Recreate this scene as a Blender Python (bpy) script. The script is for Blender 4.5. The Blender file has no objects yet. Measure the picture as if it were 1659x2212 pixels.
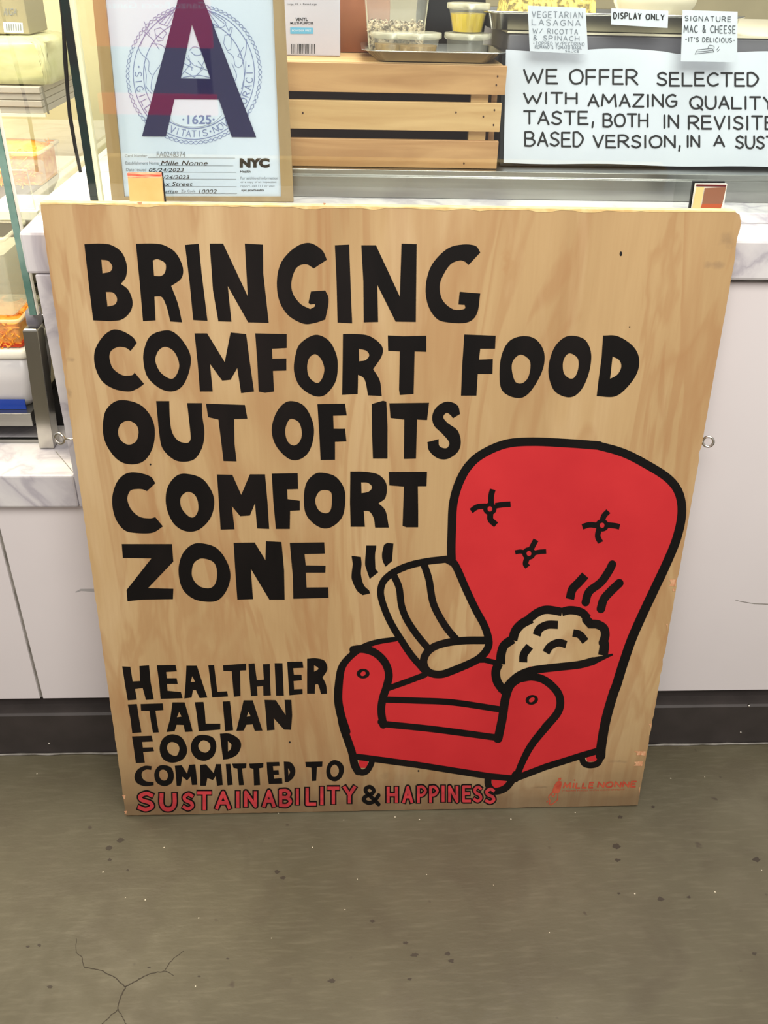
import bpy, bmesh, math, random
from mathutils import Vector, Matrix
from mathutils.geometry import tessellate_polygon
random.seed(7)
S = bpy.context.scene
COL = S.collection
# ---------------------------------------------------------------- camera
F, PITCH, YAW, ROLL, CD, CH = 1899.84, .56415, -.05305, .02552, 1.12317, 1.21928
fwd = Vector((-math.sin(YAW)*math.cos(PITCH), math.cos(YAW)*math.cos(PITCH), -math.sin(PITCH)))
rt0 = Vector((math.cos(YAW), math.sin(YAW), 0)); up0 = rt0.cross(fwd)
RT = math.cos(ROLL)*rt0 + math.sin(ROLL)*up0
UP = -math.sin(ROLL)*rt0 + math.cos(ROLL)*up0
CAM = Vector((0, -CD, CH))
cd = bpy.data.cameras.new('camera'); cam = bpy.data.objects.new('camera', cd); COL.objects.link(cam)
cd.sensor_fit = 'HORIZONTAL'; cd.sensor_width = 36; cd.lens = F/1659*36; cd.clip_start = .01
mw = Matrix((RT, UP, -fwd)).transposed().to_4x4(); mw.translation = CAM; cam.matrix_world = mw
S.camera = cam
# ---------------------------------------------------------------- light
S.view_settings.view_transform = 'Standard'; S.view_settings.look = 'None'
S.view_settings.gamma = 1; S.view_settings.use_curve_mapping = False
S.view_settings.exposure = 0.0
w = bpy.data.worlds.new('room_light'); S.world = w; w.use_nodes = True
w.node_tree.nodes['Background'].inputs[0].default_value = (1, .96, .93, 1)
w.node_tree.nodes['Background'].inputs[1].default_value = .52
def area(name, loc, aim, sx, sy, power, col):
    l = bpy.data.lights.new(name, 'AREA'); l.shape = 'RECTANGLE'; l.size = sx; l.size_y = sy; l.energy = power; l.color = col
    o = bpy.data.objects.new(name, l); COL.objects.link(o); o.location = loc
    o.rotation_euler = (Vector(aim)-Vector(loc)).to_track_quat('-Z', 'Y').to_euler(); return o
area('ceiling_light', (.25, -1.5, 2.6), (0.1, -.1, .6), 2.0, 1.0, 66, (1, .95, .88))
area('case_light', (.15, .32, 1.62), (.12, .26, 1), 1.3, .2, 11.5, (1, .96, .9))
area('case_light', (-.72, .22, 1.5), (-.62, .3, .8), .5, .3, 13, (1, .87, .62))
# ---------------------------------------------------------------- pixel -> point on a real plane (authoring aid)
def ray(x, y): return fwd + RT*((x-829.5)/F) - UP*((y-1106)/F)
def onY(x, y, Y): d = ray(x, y); return CAM + d*((Y-CAM.y)/d.y)
def onZ(x, y, Z): d = ray(x, y); return CAM + d*((Z-CAM.z)/d.z)
def plane_map(P, N):
    P = Vector(P); N = Vector(N).normalized()
    def f(x, y, lift=0.0):
        d = ray(x, y); p = CAM + d*((P-CAM).dot(N)/d.dot(N)); return p + N*lift
    return f
# ---------------------------------------------------------------- materials
def srgb(c):
    return tuple(((v/255)/12.92 if v/255 <= .04045 else ((v/255+.055)/1.055)**2.4) for v in c) + (1,)
def mat(name, col, rough=.5, metal=0, spec=.5, var=None, scale=(8, 8, 8), detail=4, bump=0, bscale=200, alpha=1, lo=.35, hi=.65, emit=0, dist=0):
    m = bpy.data.materials.new(name); m.use_nodes = True; N = m.node_tree.nodes; L = m.node_tree.links
    b = N['Principled BSDF']; b.inputs['Roughness'].default_value = rough; b.inputs['Metallic'].default_value = metal
    b.inputs['Specular IOR Level'].default_value = spec; b.inputs['Alpha'].default_value = alpha
    b.inputs['Base Color'].default_value = srgb(col)
    tc = N.new('ShaderNodeTexCoord'); mp = N.new('ShaderNodeMapping'); L.new(tc.outputs['Object'], mp.inputs[0])
    mp.inputs['Scale'].default_value = scale
    if var or True:
        n = N.new('ShaderNodeTexNoise'); n.inputs['Scale'].default_value = 1; n.inputs['Detail'].default_value = detail
        n.inputs['Distortion'].default_value = dist
        L.new(mp.outputs[0], n.inputs[0]); r = N.new('ShaderNodeValToRGB'); L.new(n.outputs[0], r.inputs[0])
        r.color_ramp.elements[0].position = lo; r.color_ramp.elements[1].position = hi
        r.color_ramp.elements[0].color = srgb(col); r.color_ramp.elements[1].color = srgb(var or tuple(v*.96 for v in col))
        L.new(r.outputs[0], b.inputs['Base Color'])
    if bump:
        n2 = N.new('ShaderNodeTexNoise'); n2.inputs['Scale'].default_value = bscale; L.new(tc.outputs['Object'], n2.inputs[0])
        bp = N.new('ShaderNodeBump'); bp.inputs['Strength'].default_value = bump; bp.inputs['Distance'].default_value = .002
        L.new(n2.outputs[0], bp.inputs['Height']); L.new(bp.outputs[0], b.inputs['Normal'])
    if emit:
        b.inputs['Emission Color'].default_value = srgb(col); b.inputs['Emission Strength'].default_value = emit
    return m
def glassmat(name, tint, ior=1.5, base=0.0):
    m = bpy.data.materials.new(name); m.use_nodes = True; N = m.node_tree.nodes; L = m.node_tree.links; N.clear()
    o = N.new('ShaderNodeOutputMaterial'); t = N.new('ShaderNodeBsdfTransparent'); t.inputs[0].default_value = tint
    g = N.new('ShaderNodeBsdfGlossy'); g.inputs['Roughness'].default_value = .02
    f = N.new('ShaderNodeFresnel'); f.inputs[0].default_value = ior
    ge = N.new('ShaderNodeNewGeometry'); sb_ = N.new('ShaderNodeMath'); sb_.operation = 'SUBTRACT'; sb_.inputs[0].default_value = 1; L.new(ge.outputs['Backfacing'], sb_.inputs[1])
    mu = N.new('ShaderNodeMath'); mu.operation = 'MULTIPLY'; L.new(f.outputs[0], mu.inputs[0]); L.new(sb_.outputs[0], mu.inputs[1])
    m2 = N.new('ShaderNodeMath'); m2.operation = 'MULTIPLY'; L.new(mu.outputs[0], m2.inputs[0]); m2.inputs[1].default_value = 1.7
    x = N.new('ShaderNodeMixShader'); L.new(m2.outputs[0], x.inputs[0]); L.new(t.outputs[0], x.inputs[1]); L.new(g.outputs[0], x.inputs[2])
    L.new(x.outputs[0], o.inputs[0]); return m
def plywood():
    m = bpy.data.materials.new('birch_plywood'); m.use_nodes = True; N = m.node_tree.nodes; L = m.node_tree.links
    b = N['Principled BSDF']; b.inputs['Roughness'].default_value = .48; b.inputs['Specular IOR Level'].default_value = .35
    tc = N.new('ShaderNodeTexCoord')
    def noise(sc, det=3, dist=0, scale=1):
        mp = N.new('ShaderNodeMapping'); mp.inputs['Scale'].default_value = sc; L.new(tc.outputs['Object'], mp.inputs[0])
        n = N.new('ShaderNodeTexNoise'); n.inputs['Scale'].default_value = scale; n.inputs['Detail'].default_value = det
        n.inputs['Distortion'].default_value = dist; L.new(mp.outputs[0], n.inputs[0]); return n.outputs[0]
    def ramp(s, stops):
        r = N.new('ShaderNodeValToRGB'); L.new(s, r.inputs[0]); e = r.color_ramp.elements
        while len(e) < len(stops): e.new(.5)
        for el, (p, c) in zip(e, stops): el.position = p; el.color = c
        return r.outputs[0]
    def mix(fac, a, c, mode='MIX'):
        x = N.new('ShaderNodeMix'); x.data_type = 'RGBA'; x.blend_type = mode
        if isinstance(fac, (int, float)): x.inputs[0].default_value = fac
        else: L.new(fac, x.inputs[0])
        for i, v in ((6, a), (7, c)):
            if isinstance(v, tuple): x.inputs[i].default_value = v
            else: L.new(v, x.inputs[i])
        return x.outputs[2]
    W0 = (0, 0, 0, 1); W1 = (1, 1, 1, 1)
    col = ramp(noise((5, 1, 1.5), 4, .6), [(.3, srgb((178, 146, 102))), (.5, srgb((193, 162, 116))), (.7, srgb((206, 179, 136)))])
    # broad flame streaks, vertical and wandering
    st = ramp(noise((9, 1, 1.7), 3, 2.2), [(.50, W0), (.555, W1), (.575, W1), (.66, W0)])
    col = mix(mix(.4, W0, st), col, srgb((170, 127, 84)))
    st2 = ramp(noise((4.4, 1, .9), 5, 1.4), [(.40, W0), (.47, W1), (.485, W1), (.5, W0)])
    col = mix(mix(.45, W0, st2), col, srgb((170, 126, 84)))
    pale = ramp(noise((16, 1, 3), 5, .8), [(.58, W0), (.72, W1)])
    col = mix(mix(.3, W0, pale), col, srgb((214, 188, 146)))
    gr = ramp(noise((260, 10, 14), 2), [(.35, W0), (.7, W1)])
    col = mix(mix(.10, W0, gr), col, srgb((160, 118, 76)))
    # scuffs and grime patches: (x, z, rx, rz, strength, colour)
    for (px, py, rx, rz, s, c) in GRIME:
        mp = N.new('ShaderNodeMapping'); mp.vector_type = 'POINT'; p = BM(px, py)
        mp.inputs['Location'].default_value = (-p.x/rx, 0, -p.z/rz); mp.inputs['Scale'].default_value = (1/rx, 0, 1/rz)
        L.new(tc.outputs['Object'], mp.inputs[0]); ln = N.new('ShaderNodeVectorMath'); ln.operation = 'LENGTH'; L.new(mp.outputs[0], ln.inputs[0])
        ad = N.new('ShaderNodeMath'); ad.operation = 'MULTIPLY_ADD'; L.new(noise((60, 1, 60), 4), ad.inputs[0]); ad.inputs[1].default_value = 2.2; L.new(ln.outputs['Value'], ad.inputs[2])
        k = ramp(ad.outputs[0], [(.0, (s, s, s, 1)), (.55, (s*.8, s*.8, s*.8, 1)), (.85, W0)])
        sc = N.new('ShaderNodeMath'); sc.operation = 'MULTIPLY'; L.new(ad.outputs[0], sc.inputs[0]); sc.inputs[1].default_value = .5
        L.new(sc.outputs[0], k.node.inputs[0]); col = mix(k, col, srgb(c))
    # scuffed dirty foot of the board
    sx = N.new('ShaderNodeSeparateXYZ'); L.new(tc.outputs['Object'], sx.inputs[0])
    a = N.new('ShaderNodeMath'); a.operation = 'MULTIPLY_ADD'; L.new(noise((14, 1, 30), 4), a.inputs[0]); a.inputs[1].default_value = .07; L.new(sx.outputs[2], a.inputs[2])
    k = ramp(a.outputs[0], [(.052, (.72,)*3+(1,)), (.085, (.5,)*3+(1,)), (.15, (.2,)*3+(1,)), (.32, W0)])
    col = mix(k, col, srgb((96, 80, 62)))
    L.new(col, b.inputs['Base Color'])
    bp = N.new('ShaderNodeBump'); bp.inputs['Strength'].default_value = .12; bp.inputs['Distance'].default_value = .001
    L.new(noise((300, 20, 20), 3), bp.inputs['Height']); L.new(bp.outputs[0], b.inputs['Normal']); return m
def floormat():
    m = bpy.data.materials.new('sealed_concrete'); m.use_nodes = True; N = m.node_tree.nodes; L = m.node_tree.links
    b = N['Principled BSDF']; b.inputs['Specular IOR Level'].default_value = .4
    tc = N.new('ShaderNodeTexCoord')
    def noise(sc, det=4, rot=0, dist=0):
        mp = N.new('ShaderNodeMapping'); mp.inputs['Scale'].default_value = sc; mp.inputs['Rotation'].default_value = (0, 0, rot); L.new(tc.outputs['Object'], mp.inputs[0])
        n = N.new('ShaderNodeTexNoise'); n.inputs['Scale'].default_value = 1; n.inputs['Detail'].default_value = det; n.inputs['Distortion'].default_value = dist
        L.new(mp.outputs[0], n.inputs[0]); return n.outputs[0]
    def ramp(s, stops):
        r = N.new('ShaderNodeValToRGB'); L.new(s, r.inputs[0]); e = r.color_ramp.elements
        while len(e) < len(stops): e.new(.5)
        for el, (p, c) in zip(e, stops): el.position = p; el.color = c
        return r.outputs[0]
    def mix(fac, a, c):
        x = N.new('ShaderNodeMix'); x.data_type = 'RGBA'
        if isinstance(fac, (int, float)): x.inputs[0].default_value = fac
        else: L.new(fac, x.inputs[0])
        for i, v in ((6, a), (7, c)):
            if isinstance(v, tuple): x.inputs[i].default_value = v
            else: L.new(v, x.inputs[i])
        return x.outputs[2]
    W0 = (0, 0, 0, 1); W1 = (1, 1, 1, 1)
    col = ramp(noise((4, 4, 4), 6), [(.3, srgb((84, 78, 60))), (.55, srgb((96, 90, 71))), (.75, srgb((108, 102, 83)))])
    col = mix(mix(.28, W0, ramp(noise((22, 160, 1), 4, -.75), [(.5, W0), (.75, W1)])), col, srgb((124, 117, 97)))
    col = mix(mix(.3, W0, ramp(noise((9, 9, 9), 8, 0, 1), [(.5, W0), (.7, W1)])), col, srgb((76, 66, 52)))
    col = mix(mix(.8, W0, ramp(noise((34, 34, 34), 2), [(.72, W0), (.77, W1)])), col, srgb((70, 60, 50)))
    v = N.new('ShaderNodeTexVoronoi'); v.inputs['Scale'].default_value = 95; L.new(tc.outputs['Object'], v.inputs[0])
    wn = N.new('ShaderNodeTexWhiteNoise'); L.new(v.outputs['Position'], wn.inputs[0])
    g = N.new('ShaderNodeMath'); g.operation = 'GREATER_THAN'; L.new(wn.outputs[0], g.inputs[0]); g.inputs[1].default_value = .965
    l = N.new('ShaderNodeMath'); l.operation = 'LESS_THAN'; L.new(v.outputs['Distance'], l.inputs[0]); l.inputs[1].default_value = .11
    mm = N.new('ShaderNodeMath'); mm.operation = 'MULTIPLY'; L.new(g.outputs[0], mm.inputs[0]); L.new(l.outputs[0], mm.inputs[1])
    col = mix(mm.outputs[0], col, srgb((215, 205, 180)))
    L.new(col, b.inputs['Base Color'])
    L.new(ramp(noise((30, 30, 30), 5), [(.3, (.42,)*3+(1,)), (.7, (.58,)*3+(1,))]), b.inputs['Roughness'])
    bp = N.new('ShaderNodeBump'); bp.inputs['Strength'].default_value = .25; bp.inputs['Distance'].default_value = .001
    L.new(noise((120, 260, 1), 5, -.75), bp.inputs['Height']); L.new(bp.outputs[0], b.inputs['Normal']); return m
def marblemat():
    m = mat('veined_marble', (228, 226, 224), .22, 0, .5); N = m.node_tree.nodes; L = m.node_tree.links; b = N['Principled BSDF']
    tc = N.new('ShaderNodeTexCoord'); mp = N.new('ShaderNodeMapping'); mp.inputs['Rotation'].default_value = (.5, .6, .5); L.new(tc.outputs['Object'], mp.inputs[0])
    n = N.new('ShaderNodeTexNoise'); n.inputs['Scale'].default_value = 7; n.inputs['Detail'].default_value = 7; n.inputs['Distortion'].default_value = .8; L.new(mp.outputs[0], n.inputs[0])
    r = N.new('ShaderNodeValToRGB'); L.new(n.outputs[0], r.inputs[0]); e = r.color_ramp.elements
    for p, c in ((.38, (224, 222, 222)), (.45, (214, 211, 213)), (.5, (184, 180, 187)), (.54, (208, 205, 208)), (.66, (226, 224, 223))):
        if p == .38: el = e[0]
        elif p == .66: el = e[-1]
        else: el = e.new(p)
        el.position = p; el.color = srgb(c)
    L.new(r.outputs[0], b.inputs['Base Color']); return m
# ---------------------------------------------------------------- object helpers
def tag(o, label, cat, group=None):
    o['label'] = label; o['category'] = cat
    if group: o['group'] = group
    return o
def thing(name, label, cat, loc, group=None):
    o = bpy.data.objects.new(name, None); COL.objects.link(o); o.empty_display_size = .05; o.matrix_world = Matrix.Translation(Vector(loc))
    return tag(o, label, cat, group)
def par(o, p):
    o.parent = p; M = Matrix.Identity(4); q = p
    while q: M = q.matrix_basis @ M if not q.parent else q.matrix_basis @ M; q = q.parent
    o.matrix_parent_inverse = M.inverted() if not p.parent else Matrix.Identity(4)
    return o
def link(name, bm, m, parent=None, smooth=False, kind=None, bev=0, fix=True):
    me = bpy.data.meshes.new(name)
    if fix: bmesh.ops.recalc_face_normals(bm, faces=bm.faces)
    bm.to_mesh(me); bm.free(); me.materials.append(m)
    if smooth:
        for p in me.polygons: p.use_smooth = True
    o = bpy.data.objects.new(name, me); COL.objects.link(o)
    if parent: par(o, parent)
    if kind: o['kind'] = kind
    if bev:
        md = o.modifiers.new('bevel', 'BEVEL'); md.width = bev; md.segments = 2; md.limit_method = 'ANGLE'
    return o
def box(x0, x1, y0, y1, z0, z1, bm=None):
    bm = bm or bmesh.new(); v = [bm.verts.new((x, y, z)) for x in (x0, x1) for y in (y0, y1) for z in (z0, z1)]
    for f in ((0, 1, 3, 2), (4, 6, 7, 5), (0, 4, 5, 1), (2, 3, 7, 6), (0, 2, 6, 4), (1, 5, 7, 3)): bm.faces.new([v[i] for i in f])
    return bm
def prism(pts, d, bm=None):
    """3-D outline extruded by vector d"""
    bm = bm or bmesh.new(); d = Vector(d); a = [bm.verts.new(p) for p in pts]; b = [bm.verts.new(Vector(p)+d) for p in pts]
    for t in tessellate_polygon([[Vector(p) for p in pts]]):
        try: bm.faces.new([a[i] for i in t]); bm.faces.new([b[i] for i in reversed(t)])
        except ValueError: pass
    n = len(pts)
    for i in range(n): bm.faces.new((a[i], a[(i+1) % n], b[(i+1) % n], b[i]))
    return bm
def tube(pts, r, bm=None, n=10, closed=False):
    bm = bm or bmesh.new(); P = [Vector(p) for p in pts]; rings = []; N = len(P); nrm = None
    for i, p in enumerate(P):
        a = P[(i-1) % N] if closed or i else P[0]; b = P[(i+1) % N] if closed or i < N-1 else P[-1]
        t = (b-a).normalized()
        if nrm is None: nrm = t.orthogonal().normalized()
        nrm = (nrm - t*nrm.dot(t)).normalized(); bi = t.cross(nrm); rr = r[i] if isinstance(r, (list, tuple)) else r
        rings.append([bm.verts.new(p + (nrm*math.cos(k*2*math.pi/n)+bi*math.sin(k*2*math.pi/n))*rr) for k in range(n)])
    for i in range(N if closed else N-1):
        A, B = rings[i], rings[(i+1) % N]
        for k in range(n): bm.faces.new((A[k], A[(k+1) % n], B[(k+1) % n], B[k]))
    if not closed: bm.faces.new(rings[0][::-1]); bm.faces.new(rings[-1])
    return bm
def rrect(hx, hy, r, n=6):
    out = []; r = min(r, hx, hy)
    for cx, cy, a0 in ((hx-r, hy-r, 0), (-hx+r, hy-r, 90), (-hx+r, -hy+r, 180), (hx-r, -hy+r, 270)):
        for k in range(n+1):
            a = math.radians(a0+90*k/n); out.append((cx+r*math.cos(a), cy+r*math.sin(a)))
    return out
def loft(c, secs, bm=None, cap0=True, cap1=True, n=6, rot=0):
    """stack of rounded rectangles (hx, hy, r, z) about centre c"""
    bm = bm or bmesh.new(); c = Vector(c); R = Matrix.Rotation(rot, 3, 'Z'); rings = []
    for hx, hy, r, z in secs: rings.append([bm.verts.new(c + R @ Vector((x, y, z))) for x, y in rrect(hx, hy, r, n)])
    for A, B in zip(rings, rings[1:]):
        for k in range(len(A)): bm.faces.new((A[k], A[(k+1) % len(A)], B[(k+1) % len(A)], B[k]))
    if cap0: bm.faces.new(rings[0][::-1])
    if cap1: bm.faces.new(rings[-1])
    return bm
# ---------------------------------------------------------------- flat painted marks on a plane
def parse(s, ox=0, oy=0, k=1):
    """'x,y x,y* ...' -> list of px points; * marks a smooth point"""
    pts = []
    for t in s.split():
        sm = t.endswith('*'); a, b = t.rstrip('*').split(','); pts.append((ox+float(a)/k, oy+float(b)/k, sm))
    return pts
def curve(pts, closed, seg=6):
    n = len(pts); out = []
    for i in range(n if closed else n-1):
        p, q = pts[i], pts[(i+1) % n]
        if not (p[2] or q[2]): out.append((p[0], p[1])); continue
        pp = pts[(i-1) % n] if closed or i else p; qq = pts[(i+2) % n] if closed or i < n-2 else q
        ch = (q[0]-p[0], q[1]-p[1])
        m0 = ((q[0]-pp[0])/2, (q[1]-pp[1])/2) if p[2] else ch
        m1 = ((qq[0]-p[0])/2, (qq[1]-p[1])/2) if q[2] else ch
        for j in range(seg):
            t = j/seg; a = 2*t**3-3*t*t+1; b = t**3-2*t*t+t; c = -2*t**3+3*t*t; d = t**3-t*t
            out.append((a*p[0]+b*m0[0]+c*q[0]+d*m1[0], a*p[1]+b*m0[1]+c*q[1]+d*m1[1]))
    if not closed: out.append((pts[-1][0], pts[-1][1]))
    return out
def ribbon(pl, w, caps=False):
    n = len(pl); L, R = [], []
    for i, (x, y) in enumerate(pl):
        a = pl[max(0, i-1)]; b = pl[min(n-1, i+1)]; dx, dy = b[0]-a[0], b[1]-a[1]; l = math.hypot(dx, dy) or 1
        if 0 < i < n-1:
            d1 = (x-a[0], y-a[1]); d2 = (b[0]-x, b[1]-y); l1 = math.hypot(*d1) or 1; l2 = math.hypot(*d2) or 1
            cs = max(.35, math.sqrt(max(0, (1+(d1[0]*d2[0]+d1[1]*d2[1])/(l1*l2))/2)))
            dx, dy = d1[0]/l1+d2[0]/l2, d1[1]/l1+d2[1]/l2; l = math.hypot(dx, dy) or 1
        else: cs = 1
        ww = (w[0]+(w[1]-w[0])*i/(n-1)) if isinstance(w, tuple) else w
        h = ww/2/cs; L.append((x-dy/l*h, y+dx/l*h)); R.append((x+dy/l*h, y-dx/l*h))
    return L, R
class Paint:
    """flat marks on one plane, collected into one mesh; each mark a hair above the one before"""
    def __init__(s, mp, lift=.0004): s.bm = bmesh.new(); s.mp = mp; s.lift = lift; s.n = 0
    def _l(s): s.n += 1; return s.lift + (s.n % 40)*2.5e-6
    def poly(s, loops):
        l = s._l(); V = [[s.bm.verts.new(s.mp(x, y, l)) for x, y in lp] for lp in loops]; flat = [v for lp in V for v in lp]
        for t in tessellate_polygon([[Vector((x, y, 0)) for x, y in lp] for lp in loops]):
            try: s.bm.faces.new([flat[i] for i in t])
            except ValueError: pass
    def stroke(s, pl, w, caps=False):
        l = s._l(); A, B = ribbon(pl, w); a = [s.bm.verts.new(s.mp(x, y, l)) for x, y in A]; b = [s.bm.verts.new(s.mp(x, y, l)) for x, y in B]
        for i in range(len(pl)-1): s.bm.faces.new((a[i], a[i+1], b[i+1], b[i]))
        if caps:
            w0, w1 = w if isinstance(w, tuple) else (w, w)
            for (x, y), r in ((pl[0], w0/2), (pl[-1], w1/2)): s.disc(x, y, r, r)
    def disc(s, x, y, rx, ry=None, n=16, rot=0):
        ry = ry or rx; l = s._l(); c, q = math.cos(rot), math.sin(rot)
        s.bm.faces.new([s.bm.verts.new(s.mp(x+rx*math.cos(t)*c-ry*math.sin(t)*q, y+rx*math.cos(t)*q+ry*math.sin(t)*c, l)) for t in (2*math.pi*k/n for k in range(n))])
    def end(s, name, m, parent, **k): return link(name, s.bm, m, parent, fix=False, **k)
GL = {  # single-line capitals on a unit square, y down
'A': '0,1 .5,0 1,1|.2,.65 .8,.65', 'B': '0,0 0,1|0,0 .6,0* .88,.22* .6,.46* 0,.46|0,.46 .7,.5* 1,.74* .65,1* 0,1',
'C': '.98,.14 .6,0* .14,.22* 0,.55* .2,.9* .6,1* 1,.86', 'D': '0,0 0,1|0,0 .5,0* 1,.45* .55,.98* 0,1',
'E': '1,0 0,0 0,1 1,1|0,.48 .85,.48', 'F': '1,0 0,0 0,1|0,.48 .85,.48', 'G': '.95,.14 .6,0* .12,.22* 0,.55* .2,.92* .6,1* .95,.85* 1,.55 .55,.55',
'H': '0,0 0,1|1,0 1,1|0,.5 1,.5', 'I': '.5,0 .5,1', 'J': '.7,0 .7,.8* .4,1* .05,.85', 'K': '0,0 0,1|.9,0 .05,.55 1,1', 'L': '0,0 0,1 1,1',
'M': '0,1 .1,0 .5,.7 .9,0 1,1', 'N': '0,1 0,0 1,1 1,0', 'O': '.5,0* .1,.2* 0,.55* .2,.92* .5,1* .85,.88* 1,.5* .85,.12* .5,0*',
'P': '0,1 0,0|0,0 .6,0* 1,.25* .6,.52* 0,.54', 'Q': '.5,0* .1,.2* 0,.55* .2,.92* .5,1* .85,.88* 1,.5* .85,.12* .5,0*|.6,.7 1,1.1',
'R': '0,1 0,0|0,0 .6,0* .95,.25* .6,.5* 0,.52|.4,.52 1,1', 'S': '.95,.13 .55,0* .1,.16* .2,.4* .8,.58* .95,.82* .5,1* 0,.86',
'T': '0,0 1,0|.5,0 .5,1', 'U': '0,0 0,.65* .25,.98* .75,.98* 1,.65* 1,0', 'V': '0,0 .5,1 1,0', 'W': '0,0 .25,1 .5,.3 .75,1 1,0', 'X': '0,0 1,1|1,0 0,1',
'Y': '0,0 .5,.5 1,0|.5,.5 .5,1', 'Z': '0,0 1,0 0,1 1,1', ',': '.5,.85 .3,1.25', '-': '.1,.5 .9,.5', '/': '1,0 0,1', "'": '.5,0 .5,.25', '.': '.45,.93 .55,1',
'&': '1,1 .2,.3* .45,0* .7,.25* .1,.7* .4,1* 1,.6', '1': '.2,.2 .5,0 .5,1', '2': '0,.2 .5,0* .9,.25* .5,.6* 0,1 1,1', '5': '.95,0 .2,0 .1,.45 .6,.42* 1,.7* .6,1* 0,.9',
'6': '.8,0 .2,.4* 0,.75* .5,1* 1,.72* .5,.48* .08,.7'}
WD = {'I': .22, 'W': 1.35, 'M': 1.2, ' ': .5, ',': .3, "'": .25, '.': .2, 'L': .75, 'E': .75, 'F': .75, 'S': .75, 'Q': 1.05, 'O': 1.0, '-': .7}
def glyph(P, ch, x0, y0, x1, y1, w, shear=0, caps=False, slope=0):
    for st in GL[ch].split('|'):
        pl = curve(parse(st), False)
        pl = [(x0+(x1-x0)*a+shear*(1-b)*(y1-y0), y0+(y1-y0)*b+slope*(a*(x1-x0))) for a, b in pl]
        cur = [pl[0]]
        for i in range(1, len(pl)):
            cur.append(pl[i])
            if i < len(pl)-1:
                d1 = (pl[i][0]-pl[i-1][0], pl[i][1]-pl[i-1][1]); d2 = (pl[i+1][0]-pl[i][0], pl[i+1][1]-pl[i][1])
                if (d1[0]*d2[0]+d1[1]*d2[1]) < .77*math.hypot(*d1)*math.hypot(*d2):
                    P.stroke(cur, w, False); P.disc(*pl[i], w/2); cur = [pl[i]]
        P.stroke(cur, w, caps)
        if not caps and w > 5:   # square brush ends
            for (a, b), (c, d) in ((pl[0], pl[1]), (pl[-1], pl[-2])):
                l = math.hypot(a-c, b-d) or 1; P.stroke([(a, b), (a+(a-c)/l*w*.3, b+(b-d)/l*w*.3)], w)
def word(P, txt, x0, y0, x1, y1, w, slope=0, gap=.28, shear=0, caps=False, jit=0):
    tot = sum(WD.get(c, .85) for c in txt)+gap*(len(txt)-1); u = (x1-x0)/tot; x = x0
    for c in txt:
        cw = WD.get(c, .85)*u; dy = slope*(x-x0)+random.uniform(-jit, jit)
        if c != ' ': glyph(P, c, x, y0+dy, x+cw, y1+dy+random.uniform(-jit, jit), w, shear, caps, slope)
        x += cw+gap*u
def type_text(P, txt, x0, y0, x1, y1, shear=0, bold=0, slope=0, mirror=False):
    """printed lettering (Blender's own font) fitted to a pixel box on the plane"""
    cu = bpy.data.curves.new('t', 'FONT'); cu.body = txt; cu.offset = bold; cu.resolution_u = 3
    ob = bpy.data.objects.new('t', cu); COL.objects.link(ob); dg = bpy.context.evaluated_depsgraph_get(); me = ob.evaluated_get(dg).to_mesh()
    vs = [v.co.copy() for v in me.vertices]; fs = [tuple(p.vertices) for p in me.polygons]
    a, b = min(v.x for v in vs), max(v.x for v in vs); c, d = min(v.y for v in vs), max(v.y for v in vs); l = P._l()
    nv = []
    for v in vs:
        u = (v.x-a)/(b-a or 1); t = (v.y-c)/(d-c or 1)
        if mirror: u = 1-u
        px = x0+(x1-x0)*u+shear*t*(y1-y0); py = y1-(y1-y0)*t+slope*(x1-x0)*u; nv.append(P.bm.verts.new(P.mp(px, py, l)))
    for f in fs:
        try: P.bm.faces.new([nv[i] for i in f])
        except ValueError: pass
    ob.to_mesh_clear(); bpy.data.objects.remove(ob); bpy.data.curves.remove(cu)

# ---------------------------------------------------------------- board frame
XC, BZ, YB, BW, BL, TA, TH = .06683, .00205, .14283, .8632, .96754, .13247, .018
eX = Vector((math.cos(BZ), math.sin(BZ), 0)); n0 = Vector((-math.sin(BZ), math.cos(BZ), 0))
eU = n0*math.sin(TA)+Vector((0, 0, math.cos(TA))); eN = eX.cross(eU)  # toward the camera
if eN.y > 0: eN = -eN
B0 = Vector((XC, -YB, 0))
BM = plane_map(B0, eN)
GRIME = [(1570, 515, .018, .02, .35, (110, 92, 76)), (1545, 572, .022, .009, .4, (120, 100, 84)), (1335, 1645, .03, .006, .5, (110, 98, 82)),
 (835, 1675, .012, .014, .3, (120, 98, 72)), (155, 778, .01, .006, .4, (120, 100, 78)), (150, 850, .004, .012, .35, (110, 88, 66)), (1095, 565, .012, .028, .5, (170, 122, 76)),
 (1600, 462, .01, .008, .3, (150, 118, 84)), (770, 1395, .004, .006, .5, (140, 70, 50)), (1180, 1700, .04, .004, .5, (70, 58, 44))]
M = {}
M['ply'] = plywood(); M['floor'] = floormat(); M['marble'] = marblemat()
M['edge'] = mat('bare_ply_edge', (236, 212, 150), .6, var=(214, 180, 116), scale=(60, 60, 60))
M['raw'] = mat('splintered_wood', (226, 180, 138), .7, var=(196, 130, 90), scale=(300, 60, 90))
M['black'] = mat('black_paint', (12, 9, 8), .6, var=(26, 20, 18), scale=(12, 12, 4), spec=.2, lo=.45, hi=.75)
M['red'] = mat('red_paint', (206, 46, 50), .5, var=(194, 38, 44), scale=(7, 7, 7), spec=.4)
M['pink'] = mat('red_marker', (206, 62, 68), .5, var=(170, 50, 56), scale=(25, 25, 60))
M['logo'] = mat('red_stamp_ink', (176, 62, 44), .6, var=(190, 90, 60), scale=(90, 90, 90))
M['panel'] = mat('white_laminate', (232, 226, 226), .35, var=(227, 221, 221), scale=(3, 3, 3))
M['kick'] = mat('dark_rubber_base', (62, 56, 54), .55, var=(54, 49, 47), scale=(20, 20, 20))
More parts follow.
